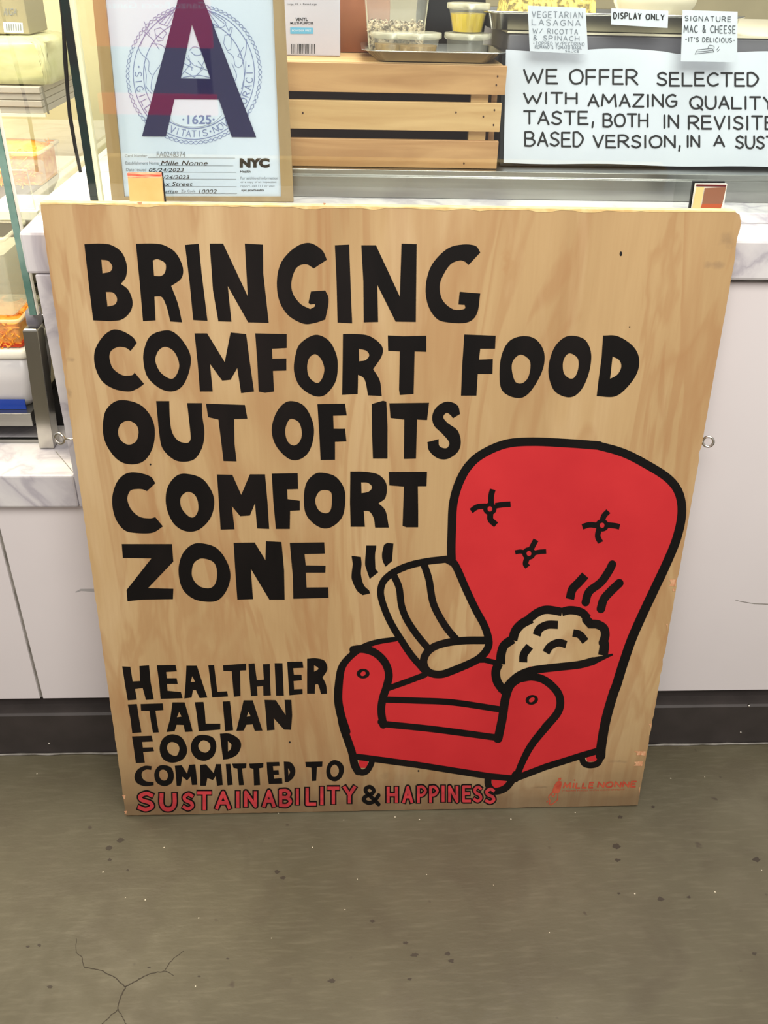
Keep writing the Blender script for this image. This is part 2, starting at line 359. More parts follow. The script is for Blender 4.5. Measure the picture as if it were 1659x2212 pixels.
M['dark'] = mat('dark_gap', (14, 11, 10), .8)
M['caulk'] = mat('grey_caulk', (150, 146, 138), .5, var=(112, 108, 100), scale=(40, 40, 40))
M['screw'] = mat('screw_steel', (210, 206, 196), .25, 1)
M['steel'] = mat('brushed_steel', (172, 172, 168), .32, 1, var=(150, 150, 146), scale=(3, 60, 60), bump=.03)
M['steel2'] = mat('bright_steel', (205, 204, 196), .22, 1, var=(186, 184, 176), scale=(20, 4, 4))
M['greyp'] = mat('grey_powder_coat', (128, 126, 132), .45, var=(112, 110, 118), scale=(6, 6, 14), spec=.5)
M['glass'] = glassmat('clear_glass', (.96, .985, .97, 1))
M['gedge'] = mat('dark_green_glass_edge', (6, 40, 34), .08, var=(10, 22, 18), scale=(4, 4, 26), spec=.8)
M['gedge2'] = mat('pale_green_glass_edge', (92, 134, 122), .1, var=(140, 172, 160), scale=(10, 10, 26), spec=.8)
M['gpol'] = mat('polished_glass_arris', (240, 240, 205), .2, spec=.8)
M['cable'] = mat('black_cable', (14, 12, 12), .4)
M['pine'] = mat('pine_slat', (196, 154, 106), .5, var=(170, 126, 82), scale=(4, 40, 40), detail=6, dist=1.2)
M['pine2'] = mat('pale_pine_slat', (206, 172, 122), .5, var=(188, 150, 100), scale=(4, 46, 46), detail=6, dist=1.2)
M['frame'] = mat('oak_picture_frame', (170, 146, 108), .5, var=(150, 124, 86), scale=(30, 30, 5), detail=6)
M['cratein'] = mat('dark_crate_inside', (66, 34, 18), .7)
M['paper'] = mat('white_paper', (214, 220, 230), .6, var=(206, 212, 224), scale=(6, 6, 6))
M['bond'] = mat('grade_card_paper', (208, 220, 238), .5, var=(200, 214, 232), scale=(6, 6, 6))
M['navy'] = mat('navy_print', (26, 26, 74), .45)
M['seal'] = mat('seal_line_print', (118, 130, 178), .6)
M['ink'] = mat('black_ink', (12, 13, 16), .5)
M['grink'] = mat('grey_ink', (122, 130, 142), .6)
M['clear'] = mat('clear_plastic', (236, 236, 226), .12, alpha=.13, spec=.7)
M['rimpl'] = mat('frosted_plastic_rim', (236, 232, 206), .2, alpha=.38, spec=.7)
M['oil'] = mat('golden_oil', (232, 204, 0), .1, var=(170, 140, 0), scale=(60, 60, 6), spec=.7)
M['paste'] = mat('brown_oil_paste', (150, 118, 50), .3, var=(110, 80, 30), scale=(80, 80, 80))
M['seed'] = mat('sunflower_seed', (212, 196, 166), .6, var=(96, 84, 72), scale=(160, 160, 160), detail=1, lo=.42, hi=.58)
M['boxg'] = mat('grey_carton', (190, 188, 200), .5, var=(176, 172, 186), scale=(5, 5, 5))
M['blue'] = mat('blue_print', (96, 168, 206), .5)
M['crust'] = mat('seeded_crust', (230, 206, 110), .7, var=(120, 104, 60), scale=(140, 140, 140), lo=.45, hi=.6)
M['cream'] = mat('cream_surface', (232, 222, 196), .5)
M['kraft'] = mat('kraft_bag', (178, 116, 78), .7, var=(150, 92, 60), scale=(9, 9, 9))
M['blackc'] = mat('black_cloth', (14, 13, 18), .8)
M['booklet'] = mat('tan_card', (224, 186, 120), .6, var=(214, 176, 108), scale=(30, 30, 30))
M['carrot'] = mat('orange_pasta', (240, 150, 40), .5, var=(255, 190, 80), scale=(90, 90, 90))
M['sauce'] = mat('red_sauce', (206, 66, 30), .4)
M['tub'] = mat('frosted_white_tub', (206, 204, 204), .35, var=(196, 194, 194), scale=(6, 6, 6))
M['white'] = mat('white_plastic', (240, 236, 220), .35)
M['wrap'] = mat('cling_film', (236, 236, 206), .08, alpha=.35, spec=1, bump=.9, bscale=60)
M['greenp'] = mat('wrapped_greens', (206, 204, 160), .4, var=(184, 184, 132), scale=(20, 20, 50), bump=.6, bscale=50)
M['bluel'] = mat('blue_label', (22, 62, 160), .4)
M['shelfg'] = mat('grey_shelf_edge', (176, 170, 166), .4)
M['boxo'] = mat('olive_reflection_box', (150, 142, 116), .5)
M['scuff'] = mat('grey_scuff', (188, 186, 186), .5)
M['wall'] = mat('cream_wall', (226, 212, 170), .6)

# ================================================================ setting
fl = link('floor', box(-3, 3, -3.2, 2.2, -.05, 0), M['floor']); fl['kind'] = 'structure'
wb = link('wall_back', box(-3, 3, 2.2, 2.3, 0, 2.8), M['wall']); wb['kind'] = 'structure'
FP = plane_map((0, 0, 0), (0, 0, 1))
def crack(s, wdt, ox=0, oy=1700, k=2.0):
    P = Paint(FP, .0003); pl = []
    raw = curve(parse(s, ox, oy, k), False)
    for i in range(len(raw)-1):
        a, b = raw[i], raw[i+1]; n = max(1, int(math.hypot(b[0]-a[0], b[1]-a[1])/4))
        for j in range(n): pl.append((a[0]+(b[0]-a[0])*j/n+random.uniform(-1, 1), a[1]+(b[1]-a[1])*j/n+random.uniform(-1, 1)))
    pl.append(raw[-1]); P.stroke(pl, wdt); P.end('crack', M['dark2'], fl)
M['dark2'] = mat('crack_dirt', (62, 54, 42), .8)
crack('330,655 330,715 352,735 365,780 430,790 500,825 542,865', (1.2, 2.2)); crack('542,865 600,830 655,805 715,795 750,815', (2.4, 1.2))
crack('715,790 740,750 795,708', (1.6, 1)); crack('542,865 515,920 510,960 440,1024', (2.4, 1.4)); crack('510,960 545,1024', 1.8)
# stain blots on the concrete
def blot(x, y, r):
    P = Paint(FP, .0003); n = 14; P.poly([[(x+r*random.uniform(.5, 1.15)*math.cos(t)*1.3, y+r*random.uniform(.4, .9)*math.sin(t)) for t in (2*math.pi*i/n for i in range(n))]])
    P.end('stain', M['stain'], fl)
M['stain'] = mat('old_floor_stain', (62, 53, 42), .6)
for x, y, r in ((260, 1815, 7), (235, 1832, 7), (237, 1857, 4), (276, 1880, 3), (85, 2042, 4), (60, 2045, 4), (107, 2132, 5), (598, 1884, 6), (611, 1896, 5), (492, 2071, 3),
                (717, 2119, 7), (1330, 1828, 8), (1334, 1858, 5), (1427, 1942, 7), (1488, 1938, 4), (1634, 1857, 7), (896, 2063, 7), (967, 2060, 6), (975, 2075, 6),
                (876, 2037, 5), (1337, 1930, 3), (1630, 2060, 5), (885, 2115, 4), (430, 2109, 3), (1340, 1765, 5), (1411, 1743, 4), (805, 1990, 5), (322, 2090, 3)): blot(x, y, r)

# ================================================================ service counter
HT, LT = .92, .053
sc = thing('service_counter', 'tall white panelled counter under a thick grey veined marble top, behind the painted board', 'counter', (.4, .4, 0))
link('marble_top', prism([(-.403, 0, HT-LT), (1.6, 0, HT-LT), (1.6, .86, HT-LT), (-.411, .86, HT-LT), (-.411, .18, HT-LT)], (0, 0, LT)), M['marble'], sc, bev=.004)
P = Paint(plane_map((0, 0, HT), (0, 0, 1)), .0002)
a = .084
link('joint', box(-.403, 1.6, a, a+.0012, HT-.001, HT+.0003), M['caulk'], sc)
link('marble_leg', prism([(-.3925, 0, .5175), (-.3565, 0, .5175), (-.3565, 0, HT-LT-.0005), (-.3925, 0, HT-LT-.0005)], (0, .8, 0)), M['marble'], sc, bev=.0015)
fpn = link('front_panel', box(-.355, 1.6, .012, .03, .1195, HT-LT-.006), M['panel'], sc, bev=.001)
link('panel_strip', box(-.355, 1.6, .016, .03, HT-LT-.006, HT-LT), M['caulk'], sc)
link('counter_body', box(-.355, 1.6, .031, .80, .0005, HT-LT-.0005), M['dark'], sc)
P = Paint(plane_map((0, .012, 0), (0, -1, 0)), .0003)
P.stroke(curve(parse('1588,1296 1600,1299 1612,1301 1630,1304 1659,1305'), False), (.8, 1.8)); P.end('scratch', M['caulk'], fpn)
def kick(x0, x1, p):
    kpp = link('kick_plate', prism([(x0, .0, .0003), (x0, -.004, .0003), (x0, -.004, .094), (x0, 0, .097), (x0, .03, .097), (x0, .03, .0003)], (x1-x0, 0, 0)), M['kick'], p)
    link('kick_rail', box(x0, x1, .022, .031, .0971, .1195), M['kick'], p); return kpp
kp1 = kick(-.355, 1.6, sc)
def screw(x, y, Y, sc, r=.0022):
    p = onY(x, y, Y); link('screw', tube([p+Vector((0, .003, 0)), p+Vector((0, -.0005, 0)), p+Vector((0, -.0016, 0))], [r, r, r*.5], n=10), M['screw'], sc, True)
for x, y in ((1618, 1525), (1600, 1582)): screw(x, y, -.004, kp1)
def bead(x0, x1, p):
    n = int((x1-x0)/.024); pts = [(x0+(x1-x0)*i/n, -.0065+random.uniform(-.0008, .0008), .0024) for i in range(n+1)]
    link('caulk_bead', tube(pts, [random.uniform(.0015, .0024) for _ in pts], n=6), M['caulk'], p, True)
bead(-.355, 1.55, sc)
for x, y in ((1514, 1600), (1636, 1599)):
    p = onZ(x, y+3, 0); link('caulk_blob', loft(p+Vector((0, 0, 0)), [(.006, .004, .004, .0), (.0055, .0035, .003, .003), (.002, .002, .002, .0055)]), M['caulk'], sc, True)

# low ledge that carries the refrigerated case
ml = thing('low_marble_ledge', 'low grey marble ledge on white panels, left of the painted board under the food case', 'counter', (-.9, .3, 0))
link('marble_slab', prism([(-1.5, 0, .517), (-.3935, 0, .517), (-.3935, .78, .517), (-1.5, .78, .517)], (0, 0, .0545)), M['marble'], ml, bev=.003)
kp2 = kick(-1.4, -.356, ml); bead(-1.3, -.36, ml); screw(106, 1606, -.004, kp2)
xs = onY(43, 1326, .012).x
link('panel', box(-1.4, xs-.0025, .012, .03, .1195, .5165), M['panel'], ml, bev=.001)
pn2 = link('panel', box(xs+.0025, -.358, .012, .03, .1195, .5165), M['panel'], ml, bev=.001)
link('panel_seam', box(xs-.0025, xs+.0025, .0165, .03, .1195, .5165), M['caulk'], ml)
link('ledge_body', box(-1.4, -.3565, .0315, .78, .0005, .5165), M['dark'], ml)
P = Paint(plane_map((0, .0, .5715), (0, 0, 1)), .0002); P.stroke([(120, 975), (158, 1020)], 1.6); P.end('joint', M['caulk'], ml)

P = Paint(plane_map((0, .012, 0), (0, -1, 0)), .0003); P.stroke([(163, 1279), (175, 1274), (205, 1275)], (2, 7)); P.end('grey_scuff', M['scuff'], pn2)

# ================================================================ painted plywood sign
BC = B0 + Vector((0, 0, 0))
sign = thing('painted_plywood_sign', 'large plywood board leaning on the counter, hand painted with black words and a red armchair', 'sign', B0)
# outline with chips along the edges
def bp(u, v): return B0 + eX*u + eU*v
lift0 = TH*math.sin(TA)+.0005
out = []
n = 90
for i in range(n+1): out.append((-BW/2+BW*i/n, lift0+random.uniform(0, .0007)))
for i in range(1, 90):
    v = BL*i/90; d = random.uniform(0, .0004) if random.random() < .9 else random.uniform(.001, .0028)
    out.append((BW/2-d*(1 if v > .05 else 1), v))
tr = [(BW/2-.001, BL-.012), (BW/2-.004, BL-.004), (BW/2-.010, BL-.001)]; out += tr
for i in range(1, n): out.append((BW/2-BW*i/n, BL-random.uniform(0, .0005)))
out.append((-BW/2+.001, BL-.001))
for i in range(1, 90):
    v = BL-BL*i/90; out.append((-BW/2+random.uniform(0, .0008), max(v, lift0)))
board = link('plywood_board', prism([bp(u, v) for u, v in out], -eN*TH), M['ply'], sign)
# bare, worn top arris and ply core
pr = []
for i in range(61):
    u = -BW/2+BW*i/60
    if u > BW/2-.01: u = BW/2-.01
    pr.append(u)
bm = bmesh.new(); rows = []
for u in pr:
    j = random.uniform(.0010, .0022) if random.random() < .85 else .0036
    rows.append([bm.verts.new(bp(u, BL-j)+eN*.0004), bm.verts.new(bp(u, BL+.0004)+eN*.0002), bm.verts.new(bp(u, BL+.0014)-eN*.004), bm.verts.new(bp(u, BL+.0014)-eN*(TH-.001)), bm.verts.new(bp(u, BL-.001)-eN*TH)])
for A, B in zip(rows, rows[1:]):
    for k in range(4): bm.faces.new((A[k], A[k+1], B[k+1], B[k]))
link('worn_top_edge', bm, M['edge'], sign)
for lab, (px, py, w_, h_) in enumerate(((1383, 1627, 26, 10), (1378, 1650, 22, 9), (1452, 1259, 18, 15), (1455, 1275, 8, 6), (1440, 1355, 6, 14), (1404, 1568, 7, 9), (268, 1722, 8, 9), (1380, 1712, 5, 22), (271, 1755, 8, 6), (700, 440, 9, 4), (300, 439, 16, 4))):
    P = Paint(BM, .0005)
    q = [(px-w_/2+random.uniform(-1, 3), py-h_/2), (px+w_/2-.5, py-h_/2+random.uniform(-2, 1)), (px+w_/2-2, py+h_/2), (px+1, py+h_/2+random.uniform(-2, 1)), (px-w_/2+random.uniform(1, 4), py+h_/2-1), (px-w_/2+random.uniform(2, 7), py)]
    P.poly([q]); P.end('splintered_patch', M['raw'], sign)
for q in ((1341, 548, 2.6, 5), (325, 1003, 2, 2), (1360, 706, 1.5, 1.5), (626, 1603, 2, 2), (904, 1665, 2, 2)):
    P = Paint(BM, .0005); P.disc(*q); P.end('nail_hole', M['dark'], sign)
# ---- lettering, one mesh per word
A = (160, 500, 2.765); B = (560, 500, 2.765); C = (900, 680, 2.765); D = (200, 850, 2.765); E_ = (500, 850, 2.765); Fz = (240, 1150, 2.6758); G = (240, 1400, 3.318); H_ = (640, 1600, 3.318)
WORDS = [
('BRINGING', [
 (A, '62,75 160,72* 225,82* 285,125* 315,200* 310,270* 280,312 325,350* 350,420* 335,480* 285,525* 215,535 115,530 90,330', '163,168 205,175* 229,210* 215,240* 170,250', '190,360 235,365* 257,400* 245,435* 200,448'),
 (A, '370,73 480,72* 545,85* 610,130* 650,215* 640,280* 580,325 620,430* 645,542 575,537 555,455* 525,392* 480,388 487,530 412,535 392,300', '470,172 500,165* 545,190* 545,240* 520,265* 478,265'),
 (A, '663,80 745,73 762,250 797,533 712,528 690,300'), (A, '810,72 890,72 1038,388 1020,72 1128,78 1130,250 1163,545 1040,542 918,325 940,538 862,536 830,350'),
 (A, '1510,168 1480,110* 1405,68* 1320,95* 1240,180* 1212,290* 1225,410* 1280,500* 1370,550* 1440,545* 1500,525 1518,440* 1518,390* 1500,352 1415,358 1400,425 1412,435 1440,432 1435,450* 1410,463 1350,430* 1305,365* 1300,290* 1330,215* 1385,195* 1432,220'),
 (B, '452,82 537,78 545,300 555,548 468,543 462,300'), (B, '610,82 697,82 840,390 850,72 940,75 935,540 815,538 705,318 710,540 624,542 622,300'),
 (B, '1320,125 1290,85* 1210,78* 1120,105* 1030,200* 995,320* 1005,430* 1050,510* 1110,540* 1240,543* 1300,490* 1320,370 1197,360 1190,435 1228,438 1225,462* 1160,465* 1095,410* 1078,320* 1110,240* 1150,190* 1200,172* 1230,180 1250,200')]),
('COMFORT', [
 (A, '375,665 350,630* 290,595* 230,587* 170,630* 125,710* 125,800* 165,890* 240,940* 330,955* 385,935 418,910 362,842 345,858* 290,858* 235,820* 212,760* 220,715* 260,690* 305,692* 338,713'),
 (A, '555,590* 620,620* 680,700* 698,770* 680,860* 640,930* 580,955* 510,935* 440,870* 415,780* 420,700* 460,620*', '550,688* 600,720* 628,790* 615,850* 580,880* 520,845* 490,790* 487,750* 510,705*'),
 (A, '720,608 795,608 900,780 935,603 1028,612 1050,780 1075,955 998,965 975,815 935,885 885,890 812,790 828,955 752,955 740,800'),
 (A, '1082,608 1270,612 1270,695 1182,700 1185,760 1268,758 1268,830 1188,832 1194,955 1140,963 1103,955 1095,780'),
 (A, '1440,617* 1520,650* 1565,730* 1575,810* 1560,900* 1500,975* 1430,980* 1350,925* 1315,840* 1320,750* 1350,670*', '1440,732* 1475,760* 1495,820* 1480,880* 1450,905* 1405,870* 1392,810* 1405,755*'),
 (B, '500,612 580,612* 660,625* 730,680* 733,740* 680,822 720,890* 732,982 650,978 635,900* 620,870* 590,855 588,970 495,975 498,800', '595,700 640,712* 657,740* 635,768* 597,775'),
 (B, '768,620 860,625 998,622 998,718 928,716 922,970 840,976 835,945 840,716 770,712')]),
('FOOD', [
 (B, '1225,615 1412,622 1408,700 1320,700 1312,765 1395,762 1393,850 1305,850 1297,980 1205,980 1212,800'),
 (C, '630,127* 710,145* 760,220* 755,320* 700,430* 640,490* 570,490* 510,450* 495,370* 505,250* 550,160*', '625,237* 670,265* 680,310* 665,375* 630,408* 590,400* 570,340* 570,290* 590,255*'),
 (C, '910,125* 1000,145* 1040,220* 1035,320* 1000,420* 950,480* 890,490* 820,450* 787,350* 800,250* 840,170*', '920,230* 962,260* 965,320* 945,370* 915,380* 880,350* 873,290* 890,245*'),
 (C, '1113,123 1200,127* 1290,185* 1328,260* 1315,350* 1250,440* 1180,488* 1075,485 1085,400 1105,250', '1170,248 1210,270* 1222,310* 1200,355* 1155,382')]),
('OUT', [
 (D, '200,40* 290,70* 350,140* 372,220* 360,320* 310,400* 230,423* 150,395* 85,310* 62,220* 75,110* 130,50*', '215,162* 260,185* 275,230* 260,285* 215,305* 170,280* 152,230* 170,180*'),
 (D, '380,45 458,45 462,150* 475,230* 510,280* 555,295* 580,285* 585,240* 565,57 653,57 655,130* 668,230* 655,320* 610,390* 540,407* 480,390* 420,330* 400,250*'),
 (D, '678,60 910,68 925,150 845,152 848,300 860,405 782,403 770,300 752,155 690,140')]),
('OF', [
 (D, '1190,45* 1265,75* 1315,170* 1320,260* 1290,350* 1230,395* 1165,385* 1095,310* 1070,220* 1090,130* 1135,65*', '1190,150* 1235,175* 1250,240* 1235,290* 1200,310* 1165,285* 1150,225* 1165,170*'),
 (D, '1343,63 1508,60 1518,130 1437,132 1440,210 1508,210 1516,285 1448,288 1448,395 1362,397 1355,250')]),
('ITS', [
 (E_, '838,62 905,43 925,48 932,200 932,388 845,388 840,250'), (E_, '943,58 1180,55 1168,158 1108,155 1102,388 1030,390 1032,155 950,145'),
 (E_, '1365,122 1350,70* 1290,48* 1230,75* 1200,130* 1210,190* 1260,240* 1300,290* 1290,322* 1265,325* 1240,310* 1237,272 1170,290 1180,340* 1230,385* 1290,390* 1350,350* 1370,290* 1350,220* 1290,175* 1265,140* 1285,115* 1310,130* 1323,147')]),
('COMFORT', [
 (D, '375,535 345,495* 270,472* 200,478* 145,530* 117,630* 135,740* 190,815* 270,833* 360,830* 420,793 375,738 340,745* 280,735* 230,690* 208,630* 225,580* 265,570* 300,572* 325,582'),
 (D, '550,478* 650,505* 710,580* 727,660* 700,750* 630,815* 550,820* 480,770* 440,670* 445,570* 490,500*', '565,587* 605,600* 628,640* 630,700* 605,738* 570,730* 530,680* 527,620*'),
 (D, '743,483 835,485 888,605 940,482 1030,482 1045,650 1055,808 983,805 970,655 940,728 882,732 832,672 848,810 765,812 755,650'),
 (D, '1070,478 1225,475 1228,570 1162,572 1165,630 1238,640 1238,697 1180,700 1178,808 1095,808 1080,650'),
 (E_, '540,472* 620,495* 670,560* 680,640* 660,740* 590,800* 520,795* 450,730* 432,640* 445,540* 490,485*', '555,575* 595,590* 600,650* 590,700* 560,715* 520,695* 500,640* 520,590*'),
 (E_, '710,465 800,467* 880,485* 925,540* 920,620* 878,655 920,700* 940,800 858,800 850,745* 825,705* 790,700 797,795 712,795 708,650', '775,530 815,533* 840,558* 820,585* 777,595'),
 (E_, '940,468 1168,467 1165,553 1113,553 1115,700 1115,798 1045,798 1022,790 1030,555 943,548')]),
('ZONE', [
 (Fz, '62,67 352,67 360,168 213,322 360,325 358,385 180,388 95,397 90,332 233,150 68,147'),
 (Fz, '520,62* 610,90* 670,170* 690,250* 670,330* 620,390* 550,400* 470,380* 410,320* 390,220* 410,130* 460,75*', '530,150* 590,170* 612,220* 605,290* 570,322* 510,310* 470,260* 470,200* 490,165*'),
 (Fz, '708,60 830,58 892,160 895,50 985,55 1000,220 1003,388 915,388 808,210 820,385 730,388 720,250'),
 (Fz, '1033,60 1232,57 1235,122 1118,125 1125,190 1240,192 1238,232 1125,232 1130,318 1255,317 1257,378 1053,383 1050,250')]),
('HEALTHIER', [
 (G, '80,130 138,133 155,238 208,235 203,128 272,122 283,240 306,367 250,370 227,285 172,292 185,368 120,373 100,260'),
 (G, '328,122 462,120 472,165 395,170 400,215 470,215 478,255 400,255 405,305 500,313 512,358 355,363 345,250'),
 (G, '540,125 615,125 655,250 690,353 635,357 608,300 587,300 577,353 525,360 535,240', '582,200 602,240 570,243'),
 (G, '697,122 738,120 762,312 832,308 838,345 725,352 712,240'), (G, '802,122 968,110 968,158 925,160 928,343 880,347 865,165 805,162'),
 (G, '985,112 1028,108 1045,230 1095,225 1088,115 1138,112 1140,240 1145,338 1092,340 1090,270 1045,275 1050,340 1003,343 992,220'),
 (G, '1172,107 1228,107 1238,340 1183,340'), (G, '1262,97 1372,95 1378,140 1305,143 1310,190 1365,190 1367,230 1308,235 1312,295 1372,292 1373,328 1278,337 1270,220'),
 (G, '1405,75 1470,72* 1530,90* 1550,150* 1515,210 1540,260* 1548,325 1505,328 1485,262* 1462,260 1460,325 1405,325', '1455,122 1478,135* 1485,150* 1455,168')]),
('ITALIAN', [
 (G, '120,403 185,400 200,500 218,603 152,608 140,510'), (G, '212,400 370,395 375,443 318,447 328,520 342,603 300,605 285,520 275,450 215,447'),
 (G, '440,388 527,388 560,500 585,597 530,600 520,550 470,548 455,595 398,600 425,500', '488,455 505,490 472,495'),
 (G, '600,387 662,385 672,450 678,540 783,540 783,583 628,595 615,480'), (G, '800,382 852,380 875,588 818,593'),
 (G, '950,373 1015,373 1050,480 1085,590 1030,592 1015,545 970,548 950,590 898,592 925,480', '985,455 1000,487 972,490'),
 (G, '1100,370 1180,372 1252,480 1243,370 1292,370 1298,480 1290,585 1240,583 1165,500 1172,585 1118,590 1110,480')]),
('FOOD', [
 (G, '150,632 290,627 300,668 222,672 228,712 300,710 308,738 230,745 242,820 178,823 165,730'),
 (G, '430,617* 500,635* 540,700* 540,760* 500,805* 430,820* 370,790* 348,720* 370,650*', '440,672* 475,685* 490,720* 475,765* 450,770* 415,750* 400,710* 415,680*'),
 (G, '660,620* 730,640* 755,700* 735,770* 680,805* 620,795* 580,750* 573,690* 605,635*', '668,660* 705,680* 710,720* 680,748* 640,735* 625,700* 640,670*'),
 (G, '780,612 850,612* 915,650* 932,700* 905,760* 850,790* 803,798 790,700', '837,665 862,690* 855,725* 838,740')]),
('COMMITTED', [
 (G, '288,872 290,845 240,843* 190,870* 168,920* 185,965* 240,988* 305,982 305,960 250,953* 222,925* 222,890* 250,870*'),
 (G, '375,837* 430,855* 450,910* 435,965* 380,988* 325,960* 310,900* 335,850*', '375,870* 400,885* 408,915* 395,945* 365,945* 345,915* 350,880*'),
 (G, '457,842 505,838 545,900 560,835 603,832 612,910 618,978 580,980 570,920 545,948 510,920 500,985 470,985 465,910'),
 (G, '638,835 680,832 735,895 752,830 788,830 795,910 800,980 760,985 750,915 730,945 690,930 680,985 640,985 640,910'),
 (G, '822,830 855,828 872,978 835,983'), (G, '868,827 970,825 968,858 938,862 952,980 917,982 905,862 878,858'), (G, '990,827 1092,823 1090,855 1062,860 1068,980 1025,983 1020,865 995,858'),
 (G, '1115,817 1205,815 1208,843 1160,845 1163,875 1200,873 1203,905 1165,907 1168,935 1225,930 1228,970 1130,972 1120,900'),
 (G, '1238,812 1290,820* 1320,870* 1310,920* 1275,955* 1245,960', '1268,860 1282,885* 1272,915')]),
('TO', [(G, '1392,815 1515,812 1513,848 1475,852 1470,950 1440,952 1435,855 1397,850'),
 (H_, '270,138* 320,155* 342,200* 325,260* 280,290* 230,270* 215,220* 230,165*', '275,170* 300,190* 305,225* 285,255* 260,255* 245,225* 250,190*')])]
for wd, letters in WORDS:
    P = Paint(BM)
    for fr, *loops in letters: P.poly([curve(parse(l, *fr), True) for l in loops])
    o = P.end('painted_word', M['black'], sign); o['label'] = 'black painted word ' + wd
# outlined red words
def boxed(P, Q, ch, fr, x0, y0, x1, y1, w):
    ox, oy, k = fr; a = (ox+x0/k, oy+y0/k, ox+x1/k, oy+y1/k)
    glyph(P, ch, *a, w+6.2, caps=False); glyph(Q, ch, *a, w)
def redword(lst, lab):
    P = Paint(BM, .0004); Q = Paint(BM, .0007)
    for ch, fr, x0, y0, x1, y1, w in lst:
        i = 4 if ch in 'ABDEFHIKLMNPRTVY' else 0
        boxed(P, Q, ch, fr, x0, y0, x1, y1, w)
    o = P.end('word_outline', M['black'], sign); r = Q.end('painted_word', M['pink'], sign); r['label'] = lab
redword([('S', G, 200, 1040, 298, 1155, 8), ('U', G, 362, 1045, 455, 1152, 8.5), ('S', G, 520, 1045, 585, 1150, 7), ('T', G, 625, 1035, 712, 1150, 7), ('A', G, 758, 1033, 848, 1145, 7),
 ('I', G, 900, 1030, 916, 1135, 7), ('N', G, 965, 1030, 1035, 1130, 7), ('A', G, 1095, 1025, 1168, 1130, 7), ('B', G, 1215, 1020, 1285, 1125, 7), ('I', G, 1325, 1012, 1345, 1115, 6.5),
 ('L', H_, 78, 342, 135, 452, 7), ('I', H_, 177, 335, 190, 450, 7), ('T', H_, 230, 338, 302, 445, 7), ('Y', H_, 345, 330, 418, 440, 7)], 'red painted word SUSTAINABILITY in black outline')
redword([('H', H_, 658, 335, 718, 435, 6.5), ('A', H_, 770, 332, 828, 438, 6), ('P', H_, 875, 330, 925, 438, 6), ('P', H_, 962, 330, 1010, 435, 6), ('I', H_, 1042, 325, 1062, 430, 6.5),
 ('N', H_, 1098, 328, 1152, 432, 6), ('E', H_, 1198, 328, 1245, 430, 6), ('S', H_, 1275, 330, 1325, 430, 6), ('S', H_, 1360, 345, 1418, 440, 6.5)], 'red painted word HAPPINESS in black outline')
P = Paint(BM)
P.stroke(curve(parse('590,390 560,430* 520,445* 485,425* 495,400* 540,380* 555,355* 530,330* 500,340* 500,365* 530,395* 590,455', *H_), False), 8.5, True)
o = P.end('painted_word', M['black'], sign); o['label'] = 'black painted ampersand'
# ---- armchair picture
R1 = '975,1195 973,1150* 977,1085* 986,1040* 1007,1008* 1041,981* 1092,959* 1149,952* 1227,955* 1294,962* 1345,979* 1396,1003* 1443,1033* 1467,1065* 1474,1109* 1463,1163* 1440,1217* 1413,1274* 1386,1332* 1364,1382* 1348,1437* 1335,1480* 1322,1510* 1309,1555* 1299,1615 1289,1621 1205,1654 1112,1679 1116,1674 1130,1635* 1157,1595* 1197,1551* 1209,1523* 1205,1491* 1185,1467 1183,1450 1243,1440 1291,1425 1304,1419 1303,1396 1304,1367* 1293,1351 1272,1340* 1262,1324 1233,1317* 1214,1321 1183,1317* 1160,1325 1135,1335* 1117,1357 1107,1373 1086,1392* 1081,1411 1070,1430 1040,1427 1054,1400* 1052,1383* 1037,1347* 1011,1292 986,1236'
R2 = '855,1380 814,1387* 776,1400* 746,1423* 733,1451* 729,1502* 738,1545* 744,1567* 760,1636 899,1652 1058,1676 1112,1679 1130,1635* 1157,1595* 1197,1551* 1209,1523* 1205,1491* 1185,1467* 1160,1458* 1125,1464* 1100,1482 1092,1495 1085,1480* 1078,1455* 1080,1436 1040,1427 1024,1428* 984,1446* 953,1457* 923,1451* 908,1441 887,1408'
P = Paint(BM, .0002)
for r in (R1, R2): P.poly([curve(parse(r), True)])
L_ = (700, 1380, 2.5136); K_ = (700, 1160, 3.95); J_ = (940, 920, 2.9625); M_ = (1040, 1280, 5.184)
for fr, s in ((L_, '1110,150 1260,145 1275,240 1215,225'), (L_, '188,655 240,655 235,700 190,700'), (L_, '905,745 1000,750 975,810 915,810'), (L_, '1420,635 1490,612 1480,665 1430,668')): P.poly([curve(parse(s, *fr), True)])
P.end('painted_armchair', M['red'], sign)
P = Paint(BM, .0005)
